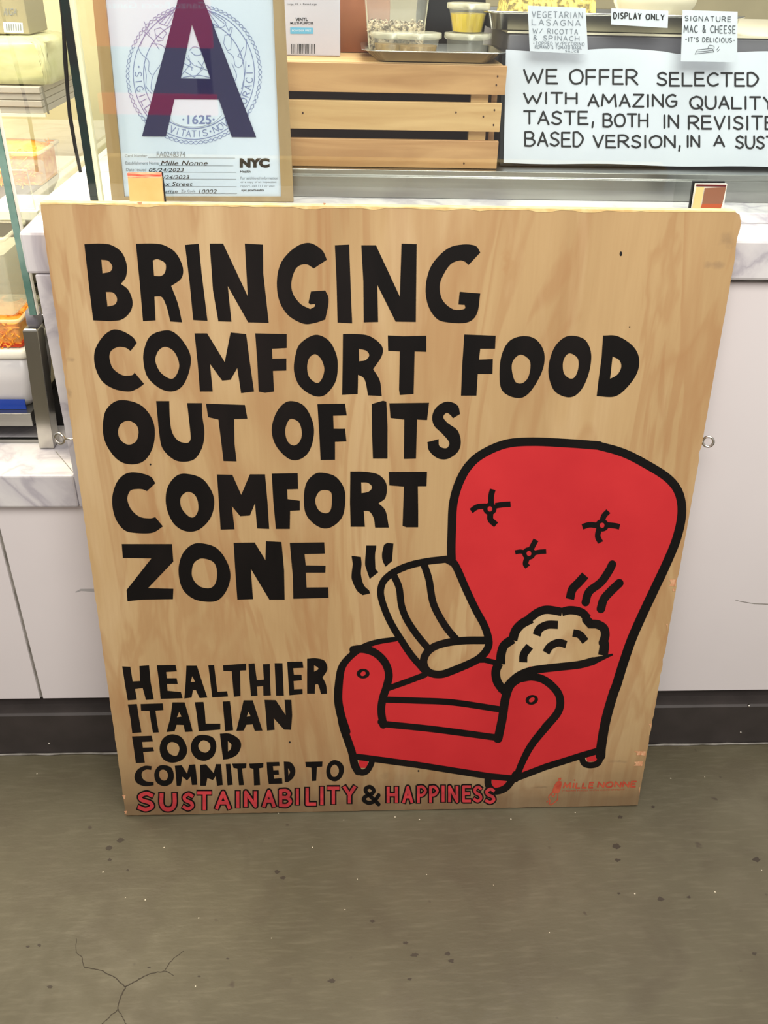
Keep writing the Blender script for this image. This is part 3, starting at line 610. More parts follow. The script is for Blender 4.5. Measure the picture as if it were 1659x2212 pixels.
STROKES = [
 (J_, 18.5, '105,850 103,780* 107,650* 115,500* 150,370* 210,260* 300,180* 450,115* 620,100* 850,110* 1050,125*'),
 (J_, (18, 21), '1030,122 1200,170* 1350,245* 1490,335* 1560,430* 1578,560* 1545,720* 1480,880* 1400,1050* 1320,1220* 1255,1370* 1200,1530* 1160,1659* 1139,1715* 1092,1881* 1064,2040* 1058,2110'),
 (K_, (15, 15), '1090,215 1040,188 1000,193* 880,207* 740,237* 620,285* 540,340* 495,400* 483,490* 520,620* 580,750* 660,880* 740,1000* 850,1130'),
 (K_, 16.5, '1060,190 1120,240* 1210,440* 1290,610* 1370,760* 1405,880* 1395,950* 1350,1010* 1280,1060* 1120,1130* 1000,1170* 900,1155* 852,1090* 862,1010* 930,940* 1050,900* 1200,882* 1365,880'),
 (K_, 15, '590,315 640,430* 660,580* 705,700* 790,830* 885,945'), (K_, 15.5, '850,225 895,360* 925,540* 975,660* 1050,780* 1130,875'),
 (K_, 11.5, '1300,1050 1370,1048 1460,1070'), (K_, (10, 18), '610,870 450,895* 330,940* 210,1030* 145,1130* 122,1300*'),
 (K_, 18, '122,1290 122,1400* 145,1520* 190,1659'), (L_, 17, '90,400 105,480* 150,610* 165,680* 185,718*'), (L_, (14, 12), '170,690 195,722* 230,718* 255,680* 262,650'),
 (K_, 17, '250,960 340,955* 440,990* 520,1070* 553,1170* 535,1270* 500,1380* 488,1480* 505,1600'), (L_, 14, '308,450 330,462 600,490* 900,530* 950,537'), (L_, 14, '938,545 965,420* 985,300'),
 (K_, 13.5, '500,1385 800,1395* 1100,1410* 1520,1472'), (K_, 12.5, '545,1290 700,1235* 860,1175'),
 (M_, (17, 17), '250,1100 330,1000* 430,920* 560,872* 700,850* 900,828* 1100,805* 1250,765*'), (M_, (17, 4), '1230,772 1340,735* 1470,690'),
 (L_, 17, '1060,215 1130,205* 1200,225* 1265,285* 1283,345* 1265,405* 1200,480*'), (L_, (17, 14), '1215,465 1130,570* 1080,660* 1040,760'),
 (L_, 19, '945,540 968,430* 985,320* 1015,245* 1080,200'), (L_, 13.5, '170,638 300,655 500,682 900,745 1035,758'), (L_, 14, '1030,760 1200,695 1400,632 1500,603'),
 (L_, 15, '890,748 893,795* 925,826* 980,812* 1015,775* 1040,735'), (L_, 13, '1398,640 1412,675* 1450,685* 1492,668* 1508,600'),
 (J_, 12.5, '368,405 358,450* 358,505'), (J_, 13, '352,565 355,600* 390,632'), (J_, 11.5, '230,543 270,517* 325,512'), (J_, 12, '385,510 430,503* 482,500'),
 (J_, 12, '1108,545 1080,575* 1068,610'), (J_, 12, '1048,660 1040,705* 1058,745'), (J_, 12, '942,645 985,632* 1030,635'), (J_, 12, '1105,633 1150,638* 1180,645'),
 (J_, 12, '645,728 625,765* 612,790'), (J_, 12, '590,840 578,880* 592,902'), (J_, 9, '512,808 545,803* 570,808'), (J_, 10, '635,812 670,805* 710,802'),
 (J_, 18.5, '862,1107 878,1045* 920,1000* 960,955'), (J_, 17.5, '962,1128 985,1060* 1060,1000* 1110,930* 1133,885'), (J_, 18.5, '1060,1170 1078,1110* 1120,1060* 1178,1005'),
 (M_, 17.5, '617,475 650,405* 740,360* 855,360'), (M_, 16.5, '1025,450 1100,470* 1165,545'), (M_, 17.5, '467,778 475,690* 540,600'), (M_, 16.5, '722,670 770,600* 860,560* 950,580'),
 (M_, 19, '240,1090 175,990* 160,880* 195,790'), (M_, 19.5, '215,800 220,690* 255,590* 350,520'), (M_, 20, '350,530 380,430* 450,350* 560,290'), (M_, 18, '530,290 640,215* 740,190* 900,215'),
 (M_, 18, '900,215 1000,195* 1120,220* 1190,290'), (M_, 19, '1175,300 1220,350 1300,355* 1370,400* 1385,480* 1360,560'), (M_, 21, '1365,540 1375,600* 1360,700')]
for fr, wd, s in STROKES: P.stroke(curve(parse(s, *fr), False), wd if isinstance(wd, tuple) else wd, not (fr in (J_, M_) and len(s) < 40))
def ring(P, x, y, rx, ry, ix, iy, rot=0, r2=0):
    def el(a, b, t): return [(x+a*math.cos(u)*math.cos(t)-b*math.sin(u)*math.sin(t), y+a*math.cos(u)*math.sin(t)+b*math.sin(u)*math.cos(t)) for u in (2*math.pi*i/24 for i in range(24))]
    P.poly([el(rx, ry, rot), el(ix, iy, r2)])
ring(P, 700+212/2.5136, 1380+188/2.5136, 14, 10.5, 6, 4.8, 0, -.6); ring(P, 700+1128/2.5136, 1380+330/2.5136, 13.5, 10.5, 7, 4.6, -.2, -.6)
for x, y in ((350, 530), (1068, 635), (600, 815)): ring(P, 940+x/2.9625, 920+y/2.9625, 14.5, 13.5, 5.2, 5.8)
P.end('armchair_outline', M['black'], sign)
P = Paint(BM)
for s in ('235,160 315,170 320,230* 315,320* 340,410* 385,455 393,480 330,495 280,455* 240,370* 235,320* 245,230', '360,72 445,72 445,90 435,150* 438,270 462,300 390,357 360,270* 350,220*', '512,65 540,48 592,55 580,205 525,253 500,200* 495,140*'):
    P.poly([curve(parse(s, *K_), True)])
P.end('painted_steam', M['black'], sign)
# ---- logo
N_ = (1140, 1640, 5.925); P = Paint(BM)
for s in ('375,285 400,272* 432,285 430,340* 400,425* 355,435* 308,425 325,370* 350,315*', '395,240 430,235 425,263 388,266'): P.poly([curve(parse(s, *N_), True)])
for s in ('310,425 268,480* 285,530* 270,560 295,585', '295,585 350,545* 380,510* 385,440', '300,450 330,480* 350,440', '240,550 262,530'): P.stroke(curve(parse(s, *N_), False), 2.2)
word(P, 'MILLE', 1217, 1691.5, 1281, 1702.5, 3.4, slope=-.02, shear=.2, gap=.42); P.disc(1241, 1685, 1.6); word(P, 'NONNE', 1291, 1689.5, 1373, 1700.5, 3.4, slope=-.02, shear=.2, gap=.36)
type_text(P, 'ITALIAN FOOD WITH COMMITMENT', 1214.5, 1706.5, 1350, 1709.5, slope=-.02)
P.end('stamped_logo', M['logo'], sign)
# ---- eye screws in both edges
for px, py, s in ((124, 952, -1), (1535, 959, 1)):
    d = ray(px, py); cN = -eN; pc = BM(px, py, -.009); v = (pc-B0).dot(eU); u = (pc-B0).dot(eX)
    es = bpy.data.objects.new('eye_screw', None)
    Rr = .0072; a1 = math.radians(20)
    ax1 = eX*math.cos(.35)+eN*math.sin(.35); pts = [pc + ax1*Rr*math.cos(t)*1.0 + eU*Rr*math.sin(t) for t in (2*math.pi*i/28 for i in range(28))]
    e = link('eye_screw', tube(pts, .00185, n=10, closed=True), M['screw'], sign, True)
    root = B0+eX*(s*BW/2)+eU*v-eN*.009; q0 = pc-eX*s*Rr
    sh = link('threaded_shank', tube([q0, q0.lerp(root, .5)-eU*.001, root-eX*s*.004], [.0018, .0016, .0016], n=8), M['screw'], e, True)
    e['label'] = 'steel screw eye in the board edge'
    bpy.data.objects.remove(es)

# ================================================================ glass screen on the counter
GY = .140
g = thing('glass_sneeze_guard', 'clear glass screen standing on the marble counter, its dark green left edge showing', 'glass screen', (.3, GY, HT))
e0 = onY(200, 400, GY)
gx = onY(205, 430, GY).x
link('pane', box(gx+.012, 1.55, GY, GY+.008, HT+.0005, 1.5), M['glass'], g)
link('edge', box(gx-.0058, gx+.0045, GY-.002, GY+.010, HT+.0005, 1.5), M['gedge'], g)
link('polished_strip', box(gx+.0047, gx+.0105, GY-.001, GY+.009, HT+.0005, 1.5), M['gpol'], g)
cb = link('cable', tube([(onY(x, y, Y)) for x, y, Y in ((129, -40, .3), (131, 0, .3), (137, 60, .3), (141, 130, .3), (146, 200, .3), (151, 250, .3), (163, 320, .3), (174, 372, .3))], [.0022, .0022, .0024, .0034, .0026, .003, .0028, .0026], n=8), M['cable'], None, True)
tag(cb, 'black cable hanging behind the dark green glass edge', 'cable')

# refrigerated deck behind the glass
DZ = .9585
dk = thing('steel_deck', 'low brushed steel deck behind the glass, carrying the slatted crate and long sign', 'counter', (.4, .5, HT))
link('deck_box', prism([(-.09, .205, HT+.0005), (-.09, .205, DZ-.009), (-.09, .2085, DZ-.0075), (-.09, .2085, DZ), (-.09, .8, DZ), (-.09, .8, HT+.0005)], (1.6, 0, 0)), M['steel'], dk, bev=.0008)

# ================================================================ grade card in a wooden frame
CY = .176
fc = thing('framed_grade_card', 'wood framed health grade card with big navy letter A behind the glass', 'framed card', (-.2, CY, HT))
CM = plane_map((0, CY, HT), (0, -1, .035))
def quad(mp, pts, d0, d1, bm=None):
    bm = bm or bmesh.new(); a = [bm.verts.new(mp(x, y, d0)) for x, y in pts]; b = [bm.verts.new(mp(x, y, d1)) for x, y in pts]
    bm.faces.new(a); bm.faces.new(b[::-1])
    for i in range(len(pts)): j = (i+1) % len(pts); bm.faces.new((a[i], b[i], b[j], a[j]))
    return bm
TOPY = -70
def lin(p, q, y): return p[0]+(q[0]-p[0])*(y-p[1])/(q[1]-p[1])
ol = lambda y: lin((202, 0), (243, 430), y); orr = lambda y: lin((614, 0), (634, 430), y)
il = lambda y: lin((229, 0), (270, 425), y); ir = lambda y: lin((590, 0), (608, 425), y)
link('card', quad(CM, [(il(TOPY)-3, TOPY), (ir(TOPY)+3, TOPY), (ir(425)+3, 426), (il(425)-3, 426)], 0, -.003), M['bond'], fc)
link('frame_side', quad(CM, [(ol(TOPY), TOPY), (il(TOPY), TOPY), (il(424), 424), (ol(434), 434)], .005, -.004), M['frame'], fc)
link('frame_side', quad(CM, [(ir(TOPY), TOPY), (orr(TOPY), TOPY), (orr(434), 434), (ir(424), 424)], .005, -.004), M['frame'], fc)
link('frame_bottom', quad(CM, [(il(424), 424), (ir(424), 424), (orr(434), 434), (ol(434), 434)], .005, -.004), M['frame'], fc)
Z_ = (220, 0, 3.95)
P = Paint(CM, .0006)
cx, cy = 419, 160
for r, w_ in ((131, 1.5), (109, 1.5)): P.stroke([(cx+r*math.cos(t), cy+r*1.076*math.sin(t)) for t in (2*math.pi*i/72 for i in range(73))], w_)
for i in range(84):
    t = 2*math.pi*i/84; x, y = cx+143*math.cos(t), cy+148*math.sin(t); ta = t+math.pi/2
    for sgn in (-1, 1):
        P.stroke([(x, y), (x+6*math.cos(ta)+sgn*3.5*math.cos(t), y+6*math.sin(ta)+sgn*3.5*math.sin(t)), (x+11*math.cos(ta)+sgn*1.5*math.cos(t), y+11*math.sin(ta)+sgn*1.5*math.sin(t))], 1.1)
for s in ('310,400 340,460* 400,520* 400,600* 430,640', '420,370* 500,380* 540,420* 520,520* 440,640* 420,750* 440,780', '340,250 430,330 490,420', '360,180 410,300', '410,180 330,390', '450,250 500,235 555,280 520,330 460,300 450,250', '460,310 480,350 530,340', '470,180 640,60', '460,160* 500,200* 560,220 620,110', '490,205 600,90', '530,215 625,75',
          '880,70 1050,180* 1030,230* 960,230 900,110', '900,90 1000,225', '890,75 1045,200', '1060,215 1085,270 1095,235 1115,235 1100,290 1050,300 1040,370 1070,430 1100,420 1105,330 1095,290', '1070,440 1120,480* 1140,560* 1190,560* 1230,430* 1235,330', '1150,380 1200,500 1160,480 1210,400', '1110,540 1150,640* 1130,700', '360,540 380,640* 380,740* 430,800', '1230,520 1220,640* 1190,760',
          '720,490 790,560', '740,470 770,600', '700,540 780,580', '680,640 760,540', '820,520 870,580', '840,600 880,500', '800,560 900,600', '710,610 790,660 860,590', '750,430 780,400* 830,410* 850,460* 800,470* 760,440', '690,660 830,640 920,660', '700,850 760,900 900,880 950,850', '625,920 680,900 740,925 800,900 860,930 920,905 1000,930', '625,950 700,930 780,955 860,930 940,960 1020,950'):
    P.stroke(curve(parse(s, *Z_), False), 1.1)
def arc(P, txt, r, a0, a1, h, inward, w_=1.5):
    n = len(txt)
    for i, ch in enumerate(txt):
        t = math.radians(a0+(a1-a0)*i/(n-1)); X, Y = cx+r*math.cos(t), cy+r*1.076*math.sin(t)
        ux, uy = (-math.sin(t), math.cos(t)) if not inward else (math.sin(t), -math.cos(t)); vx, vy = (-math.cos(t), -math.sin(t)) if not inward else (math.cos(t), math.sin(t))
        if ch in '.·': P.disc(X, Y, 2); continue
        for st in GL[ch].split('|'):
            P.stroke([(X+ux*(a-.5)*h*.72*(.3 if ch == 'I' else 1)+vx*(b-.5)*h, Y+uy*(a-.5)*h*.72*(.3 if ch == 'I' else 1)+vy*(b-.5)*h) for a, b in curve(parse(st), False)], w_)
arc(P, '.SIGILLV', 120, 187, 138, 14, True); arc(P, 'CIVITATIS.NOVI', 120, 124, 50, 14, True); arc(P, 'EBORACI.', 120, 40, -8, 14, True)
P.end('printed_seal', M['seal'], fc)
P = Paint(CM, .0009)
P.poly([[(cx-42, 214), (cx+52, 214), (cx+60, 248), (cx+44, 264), (cx+20, 272), (cx, 274), (cx-24, 272), (cx-44, 264), (cx-52, 250)]]); 
o = P.end('date_field', M['bond'], fc)
P = Paint(CM, .0012); type_text(P, '·1625·', 394, 248, 464, 268, bold=.02); P.end('printed_date', M['seal'], fc)
P = Paint(CM, .0015)
P.poly([curve(parse('345,1160 640,40 660,-60 845,-60 885,40 1318,1170 1110,1168 1000,848 622,845 548,1162', *Z_), True), curve(parse('770,205 928,672 675,668', *Z_), True)])
P.end('letter_a', M['navy'], fc)
Y_ = (240, 300, 4.1475)
def T(P, s, x0, y0, x1, y1, **k): type_text(P, s, 240+x0/4.1475, 300+y0/4.1475, 240+x1/4.1475, 300+y1/4.1475, **k)
P = Paint(CM, .0006)
for y, x0, x1 in ((168, 330, 1110), (237, 430, 1095), (296, 330, 1122), (358, 480, 1122), (424, 480, 1125), (487, 480, 1128)): P.stroke([(240+x0/4.1475, 300+y/4.1475), (240+x1/4.1475, 300+(y+3)/4.1475)], .8)
for s, *b in (('Card Number', 125, 138, 325, 163), ('Establishment Name', 130, 202, 428, 228), ('Date Issued', 135, 262, 315, 288), ('Zip Code', 628, 455, 755, 485), ('FA0248374', 410, 112, 665, 162)): T(P, s, *b)
for i, s in enumerate(('For additional information', 'or a copy of an inspection', 'report, call 311 or visit')): T(P, s, 1160, 338+i*37, 1495-i*15, 362+i*37)
P.end('small_print', M['grink'], fc)
P = Paint(CM, .0006); T(P, 'NYC', 1152, 172, 1420, 258, bold=.07); P.end('bold_print', M['ink'], fc); P = Paint(CM, .0006); T(P, 'Health', 1155, 280, 1250, 302, bold=.02); P.end('bold_print', M['ink'], fc); P = Paint(CM, .0006); T(P, 'nyc.gov/health', 1168, 448, 1370, 474, bold=.02)
P.end('bold_print', M['ink'], fc); P = Paint(CM, .0006)
for s, *b in (('Mille Nonne', 445, 193, 860, 238), ('05/24/2023', 335, 262, 645, 294), ('05/24/2023', 400, 325, 695, 360), ('Essex Street', 360, 385, 725, 422), ('Manhattan', 360, 452, 590, 488), ('10002', 785, 452, 942, 488)): T(P, s, *b, shear=.3)
P.end('filled_in_print', M['ink'], fc)

# small holders in front of the glass
hb = thing('booklet_holder', 'small black holder of tan red-topped cards on the counter, before the grade card', 'card holder', onY(315, 425, .10))
HM = plane_map((0, .10, HT), (0, -1, 0))
hz = HT
def holder(x0, x1, ytop, dx, Y, name, m, par_, d=.006):
    p0, p1 = onY(x0, ytop, Y), onY(x1, ytop, Y); q0, q1 = onY(x0+dx, ytop+70, Y), onY(x1+dx, ytop+70, Y)
    t = (HT+.0006-p0.z)/(q0.z-p0.z); q0 = p0.lerp(q0, t); t = (HT+.0006-p1.z)/(q1.z-p1.z); q1 = p1.lerp(q1, t)
    return link(name, prism([p0, p1, q1, q0], (0, d, 0)), m, par_)
holder(283, 351, 373, 8, .108, 'holder_back', M['ink'], hb, .004)
holder(276, 348.5, 384, 6, .100, 'cards', M['booklet'], hb, .007)
M['cardred'] = mat('red_card_edge', (214, 70, 56), .6, var=(244, 190, 150), scale=(40, 90, 400))
p0, p1 = onY(276, 384, .100), onY(348.5, 384, .100); link('red_card_tops', prism([p0, p1, p1+Vector((0, 0, .0055)), p0+Vector((0, 0, .0055))], (0, .006, 0)), M['cardred'], hb)
h2 = thing('menu_card_stand', 'small black stand with red and tan picture card, right end of the counter', 'card holder', onY(1525, 450, .10))
holder(1497, 1566, 392, -10, .106, 'stand_back', M['ink'], h2, .004)
holder(1503, 1571, 397, -11, .100, 'picture_card', M['white'], h2, .004)
HM2 = plane_map((0, .100, HT), (0, -1, 0))
for nm, c, s in (('tan_print', (214, 196, 130), '1504,404 1521,404 1512,452 1494,452'), ('brown_print', (140, 92, 66), '1522,406 1568,404 1560,440 1516,440'), ('red_print', (176, 30, 34), '1566,404 1558,440 1540,428 1552,412'), ('rust_print', (178, 82, 40), '1516,440 1560,440 1556,452 1512,452'), ('maroon_print', (96, 20, 24), '1504,398 1569,399 1568,403 1503,402')):
    P = Paint(HM2, .0006+.0003*len(nm)*.1); P.poly([curve(parse(s), True)]); P.end(nm, mat(nm, c, .4), h2)

# ================================================================ slatted wooden crate
cr = thing('slatted_crate', 'pine crate with horizontal slats and dark gaps, behind the glass under the steel tray', 'crate', (.07, .25, DZ))
CRY = .222
xr = onY(1078, 300, CRY).x; xl = -.20
SL = []
for (ya, yb_, m) in ((141, 204, 'pine'), (222, 284, 'pine2'), (304, 364, 'pine')):
    za, zb = onY(1000, ya, CRY).z, onY(1000, yb_, CRY).z
    sl_ = link('slat', box(xl, xr+(.003 if ya < 200 else 0), CRY, CRY+.008, max(zb, DZ+.0005), za), M[m], cr, bev=.0008); SL.append(sl_)
zt = onY(1000, 141, CRY).z
link('crate_lid', box(xl, xr-.002, CRY+.0085, .47, zt-.006, zt+.0012), M['pine2'], cr, bev=.001)
xp0, xp1 = onY(1013, 300, CRY).x, onY(1050, 300, CRY).x
link('corner_post', box(xp0, xp1, CRY+.0085, CRY+.022, DZ+.0005, zt-.0062), M['pine2'], cr)
link('side_board', box(xr-.012, xr-.004, CRY+.0225, .46, DZ+.0005, zt-.0065), M['pine'], cr)
link('crate_inside', box(xl+.01, xp1-.002, CRY+.06, .455, DZ+.0006, zt-.0065), M['cratein'], cr)
for x, y in ((1075, 165), (1072, 184), (1068, 238), (1066, 270), (1044, 252), (1002, 353), (654, 244), (985, 243)):
    P = Paint(plane_map((0, CRY, 0), (0, -1, 0)), .0004); P.disc(x, y, 1.8, 2.6); P.end('nail', M['cratein'], SL[0 if y < 210 else 1 if y < 290 else 2])
LZ = zt+.0015

# carton of gloves
gb = thing('glove_carton', 'grey printed carton of vinyl gloves standing on the crate', 'carton', (-.04, .3, LZ))
GBY = onZ(680, 121, LZ).y; p0, p1 = onY(590, 121, GBY), onY(735, 123, GBY)
link('carton_body', box(p0.x-.05, p1.x, GBY, GBY+.08, LZ, 1.235), M['boxg'], gb, bev=.0015)
GM = plane_map((0, GBY, 0), (0, -1, 0))
P = Paint(GM); type_text(P, 'VINYL', 638, 38, 665, 45.5, bold=.03); type_text(P, 'MULTI-PURPOSE', 627, 47.5, 677, 52.5, bold=.02); type_text(P, 'Large, XL  •  Extra Large', 620, 7, 684, 12)
P.end('black_print', M['ink'], gb); P = Paint(GM)
for i in range(16):
    if i % 3 != 2 or True: P.poly([[(629+i*3.3, 95), (629+i*3.3+random.choice((1, 1.6, 2.2)), 95), (629.5+i*3.3+1.2, 116), (629.5+i*3.3, 116)]])
P.end('barcode', M['ink'], gb)
P = Paint(GM); P.poly([[(627, 59), (676, 60), (676, 73), (627, 73)]]); P.end('blue_panel', M['blue'], gb)
P = Paint(GM, .0008); type_text(P, 'POWDER FREE', 631, 64, 672, 68); P.end('white_print', M['paper'], gb)

# ================================================================ steel tray with tubs
ty = .230; tz = LZ+.0005
a0, a1 = onY(813, 133, ty), onY(1060, 133, ty); r0, r1 = onY(782, 111, ty-.012), onY(1098, 111, ty-.012)
tcx = (a0.x+a1.x)/2; hb_ = (a1.x-a0.x)/2; ht_ = (r1.x-r0.x)/2; tcx2 = (r0.x+r1.x)/2
tcx = (tcx+tcx2)/2
tr_ = tag(link('small_steel_tray', loft((tcx, ty+.055, tz), [(hb_-.004, .052, .012, 0), (hb_, .055, .015, .001), (ht_-.006, .064, .02, .0125), (ht_, .069, .022, .0135), (ht_, .069, .022, .0145), (ht_-.006, .063, .02, .0138), (hb_-.003, .053, .014, .0022), (hb_-.006, .05, .012, .0015)]), M['steel2'], None, True),
   'small rectangular steel tray holding plastic tubs on top of the crate', 'tray')
TZ = tz+.0024
def cup(name, label, x, y, r0_, r1_, h, z, fill, fh, group=None, lid=True):
    t = thing(name, label, 'food tub', (x, y, z), group or 'small lidded cups on the steel tray')
    link('cup_wall', loft((x, y, z), [(r0_, r0_, r0_, 0.0003), (r1_, r1_, r1_, h)], cap1=False, n=7), M['clear'], t, True)
    if fill: link('filling', loft((x, y, z), [(r0_-.001, r0_-.001, r0_, .001), (r0_+(r1_-r0_)*fh-.001, r0_+(r1_-r0_)*fh-.001, r1_, h*fh)], n=7), M[fill], t)
    if lid: link('lid', loft((x, y, z+h+.0002), [(r1_+.0005, r1_+.0005, r1_+.001, -.004), (r1_+.0028, r1_+.0028, r1_+.003, -.0025), (r1_+.0025, r1_+.0025, r1_+.003, .0035), (r1_-.002, r1_-.002, r1_, .004)], cap0=False, n=8), M['rimpl'], t, True)
    return t
def gx_(px, py, Y): return onY(px, py, Y).x
cup('sauce_cup', 'small clear cup of brown oil, leftmost before the seed tub', gx_(845, 95, .29), .288, .022, .027, .026, TZ, 'paste', .6)
cup('sauce_cup', 'wide clear lidded cup of brown oil at the front middle of the tray', gx_(902, 95, .275), .275, .026, .031, .027, TZ, 'paste', .55)
cup('sauce_cup', 'flat clear cup under the cup of golden oil on the tray', gx_(1010, 95, .285), .285, .027, .031, .027, TZ, 'paste', .2)
cup('oil_cup', 'clear lidded cup filled with bright golden oil, stacked at the tray right end', gx_(1010, 50, .285), .285, .021, .0275, .032, TZ+.0318, 'oil', .72)
# seed box
sbx = gx_(854, 60, .315)
sb = thing('seed_tub', 'square clear plastic tub half full of sunflower seeds on the small tray', 'food tub', (sbx, .315, TZ))
link('tub_wall', loft((sbx, .318, TZ), [(.038, .024, .006, .0003), (.045, .029, .007, .075)], cap1=False), M['clear'], sb, True)
link('tub_rim', loft((sbx, .318, TZ+.075), [(.045, .029, .007, -.002), (.048, .032, .008, -.002), (.048, .032, .008, .002), (.045, .029, .007, .002)], cap0=False, cap1=False), M['rimpl'], sb, True)
for sx in (-1, 1): link('tub_corner', tube([(sbx+sx*.037, .318-.0235, TZ+.001), (sbx+sx*.044, .318-.0285, TZ+.075)], .0009, n=6), M['rimpl'], sb)
bm = loft((sbx, .318, TZ), [(.0365, .0225, .005, .001), (.0395, .0245, .005, .030), (.028, .014, .005, .036)])
for i in range(1800):
    f = random.random(); z = .002+.036*random.random()**.7; ex = .037+.0035*z/.036
    if random.random() < .6: x, y = random.uniform(-ex, ex), -.0235-.0015*z/.036
    else: x, y, z = random.uniform(-ex, ex), random.uniform(-.024, .022), .031+.008*random.random()+.004*math.sin(i)
    c = Vector((sbx+x, .318+y, TZ+z)); d = Vector((random.uniform(-1, 1), random.uniform(-.4, .4), random.uniform(-1, 1))).normalized(); s1 = d.orthogonal().normalized(); s2 = d.cross(s1)
    v = [bm.verts.new(c+d*.0028), bm.verts.new(c-d*.0025), bm.verts.new(c+s1*.0012), bm.verts.new(c-s1*.0012), bm.verts.new(c+s2*.0008), bm.verts.new(c-s2*.0008)]
    for a, b, e in ((0, 2, 4), (0, 4, 3), (0, 3, 5), (0, 5, 2), (1, 4, 2), (1, 3, 4), (1, 5, 3), (1, 2, 5)): bm.faces.new((v[a], v[b], v[e]))
link('sunflower_seeds', bm, M['seed'], sb, kind='stuff')
# bags behind
kb = loft((gx_(775, 20, .37), .385, LZ), [(.045, .03, .006, .0005), (.046, .028, .006, .06), (.043, .02, .01, .13), (.04, .008, .004, .17)]); tag(link('paper_bag', kb, M['kraft'], None, True), 'folded brown paper bag standing behind the seed tub', 'bag')
kb = loft((gx_(975, 20, .40), .405, LZ), [(.05, .03, .02, .0005), (.052, .032, .02, .05), (.046, .026, .018, .12), (.03, .02, .015, .18)]); tag(link('cloth_bundle', kb, M['blackc'], None, True), 'black cloth bundle behind the tub of golden oil', 'cloth')

# ================================================================ long hand lettered sign and riser
rs = thing('grey_riser', 'long grey metal riser behind the lettered paper sign, carrying the big food tray', 'riser', (.8, .4, DZ))
rz = onY(1300, 76, .27).z
link('riser_box', box(onY(1088, 200, .27).x, 1.5, .27, .72, DZ+.0005, rz), M['greyp'], rs, bev=.003)
link('riser_top', box(onY(1088, 200, .27).x-.002, 1.5, .268, .725, rz+.0002, rz+.003), M['cream'], rs)
ps = thing('paper_sign', 'long white paper sign with black hand lettering on offered products, propped under the food tray', 'sign', (.5, .245, DZ))
SM = plane_map((0, .2415, DZ), (0, -1, .10))
top = [(1093+i*28.4, 107+4.2*math.sin(i*.55)+i*.25+(3 if i > 12 else 0)) for i in range(26)]
bm = bmesh.new(); fr_ = [bm.verts.new(SM(x, y)) for x, y in top]; bt = [bm.verts.new(SM(1088+i*28.7, 351.5+i*.5+1.5*math.sin(i*.6))) for i in range(26)]
fb = [bm.verts.new(v.co+Vector((0, .0012, 0))) for v in fr_]; bb = [bm.verts.new(v.co+Vector((0, .0012, 0))) for v in bt]
for i in range(25):
    bm.faces.new((fr_[i], fr_[i+1], bt[i+1], bt[i])); bm.faces.new((fb[i], bb[i], bb[i+1], fb[i+1])); bm.faces.new((fr_[i], fb[i], fb[i+1], fr_[i+1])); bm.faces.new((bt[i], bt[i+1], bb[i+1], bb[i]))
link('sheet', bm, M['paper'], ps)
link('shadow_backing', prism([SM(1085, 120, -.0025), SM(1800, 130, -.0025), SM(1800, 362, -.0025), SM(1080, 358, -.0025)], (0, .004, 0)), M['ink'], ps)  # black sheet behind the paper; its lower rim paints the shadow below
P = Paint(SM, .0005)
s3 = lambda x: 1050+x/2.724
for txt, x0, y0, x1, y1 in (('WE', 222, 408, 418, 488), ('OFFER', 493, 410, 890, 494), ('SELECTED', 1008, 427, 1600, 502), ('WITH', 222, 546, 533, 606), ('AMAZING', 600, 556, 1120, 625), ('QUALITY', 1200, 568, 1690, 638), ('&', 1760, 575, 1810, 640),
    ('TASTE,', 224, 655, 640, 728), ('BOTH', 690, 670, 950, 742), ('IN', 1042, 678, 1130, 750), ('REVISITED', 1192, 683, 1775, 757), ('BASED', 230, 778, 570, 858), ('VERSION,', 630, 797, 1150, 865), ('IN', 1180, 800, 1254, 864), ('A', 1340, 800, 1400, 862), ('SUSTAINABLE', 1470, 802, 2100, 872)):
    word(P, txt, s3(x0), y0/2.724, s3(x1), y1/2.724, 4.2, slope=.006, jit=.5, caps=True)
P.end('lettering', M['ink'], ps)

# big tray on the riser with food
bt_ = thing('large_steel_tray', 'long steel food tray on the grey riser, behind the small price cards', 'tray', (.55, .34, rz))
rzz = rz+.0035
X0 = onY(1052, 70, .262).x; X1 = onY(1606, 70, .262).x; tc_ = (X0+X1)/2; hw = (X1-X0)/2
link('tray_body', loft((tc_, .335, rzz), [(hw-.012, .06, .01, 0), (hw-.008, .066, .014, .001), (hw-.002, .07, .016, .020), (hw+.003, .075, .018, .0215), (hw+.003, .075, .018, .0235), (hw-.003, .069, .016, .0225), (hw-.01, .062, .014, .004)], cap1=True), M['steel2'], bt_, True)
fx0, fx1 = onY(1088, 20, .30).x, onY(1290, 20, .30).x
bm = bmesh.new(); nx, ny = 26, 12; gv = []
for j in range(ny+1):
    gv.append([])
    for i in range(nx+1):
        e = min(i, nx-i, j, ny-j); z = .006+(0.032 if e > 0 else 0)+random.uniform(-.002, .002)*(e > 0)
        gv[-1].append(bm.verts.new((fx0+(fx1-fx0)*i/nx, .285+.10*j/ny, rzz+z)))
for j in range(ny):
    for i in range(nx): bm.faces.new((gv[j][i], gv[j][i+1], gv[j+1][i+1], gv[j+1][i]))
bm.faces.new([v for v in gv[0]][::-1] + [gv[j][0] for j in range(1, ny+1)] + gv[ny][1:] + [gv[j][nx] for j in range(ny-1, 0, -1)])
tag(link('lasagna', bm, M['crust']), 'golden herb-speckled baked lasagna in the left of the long tray', 'food')
bx = onY(1415, 10, .33).x
bw = thing('serving_bowl', 'cream bowl in the right half of the long food tray', 'bowl', (bx, .335, rzz+.004))
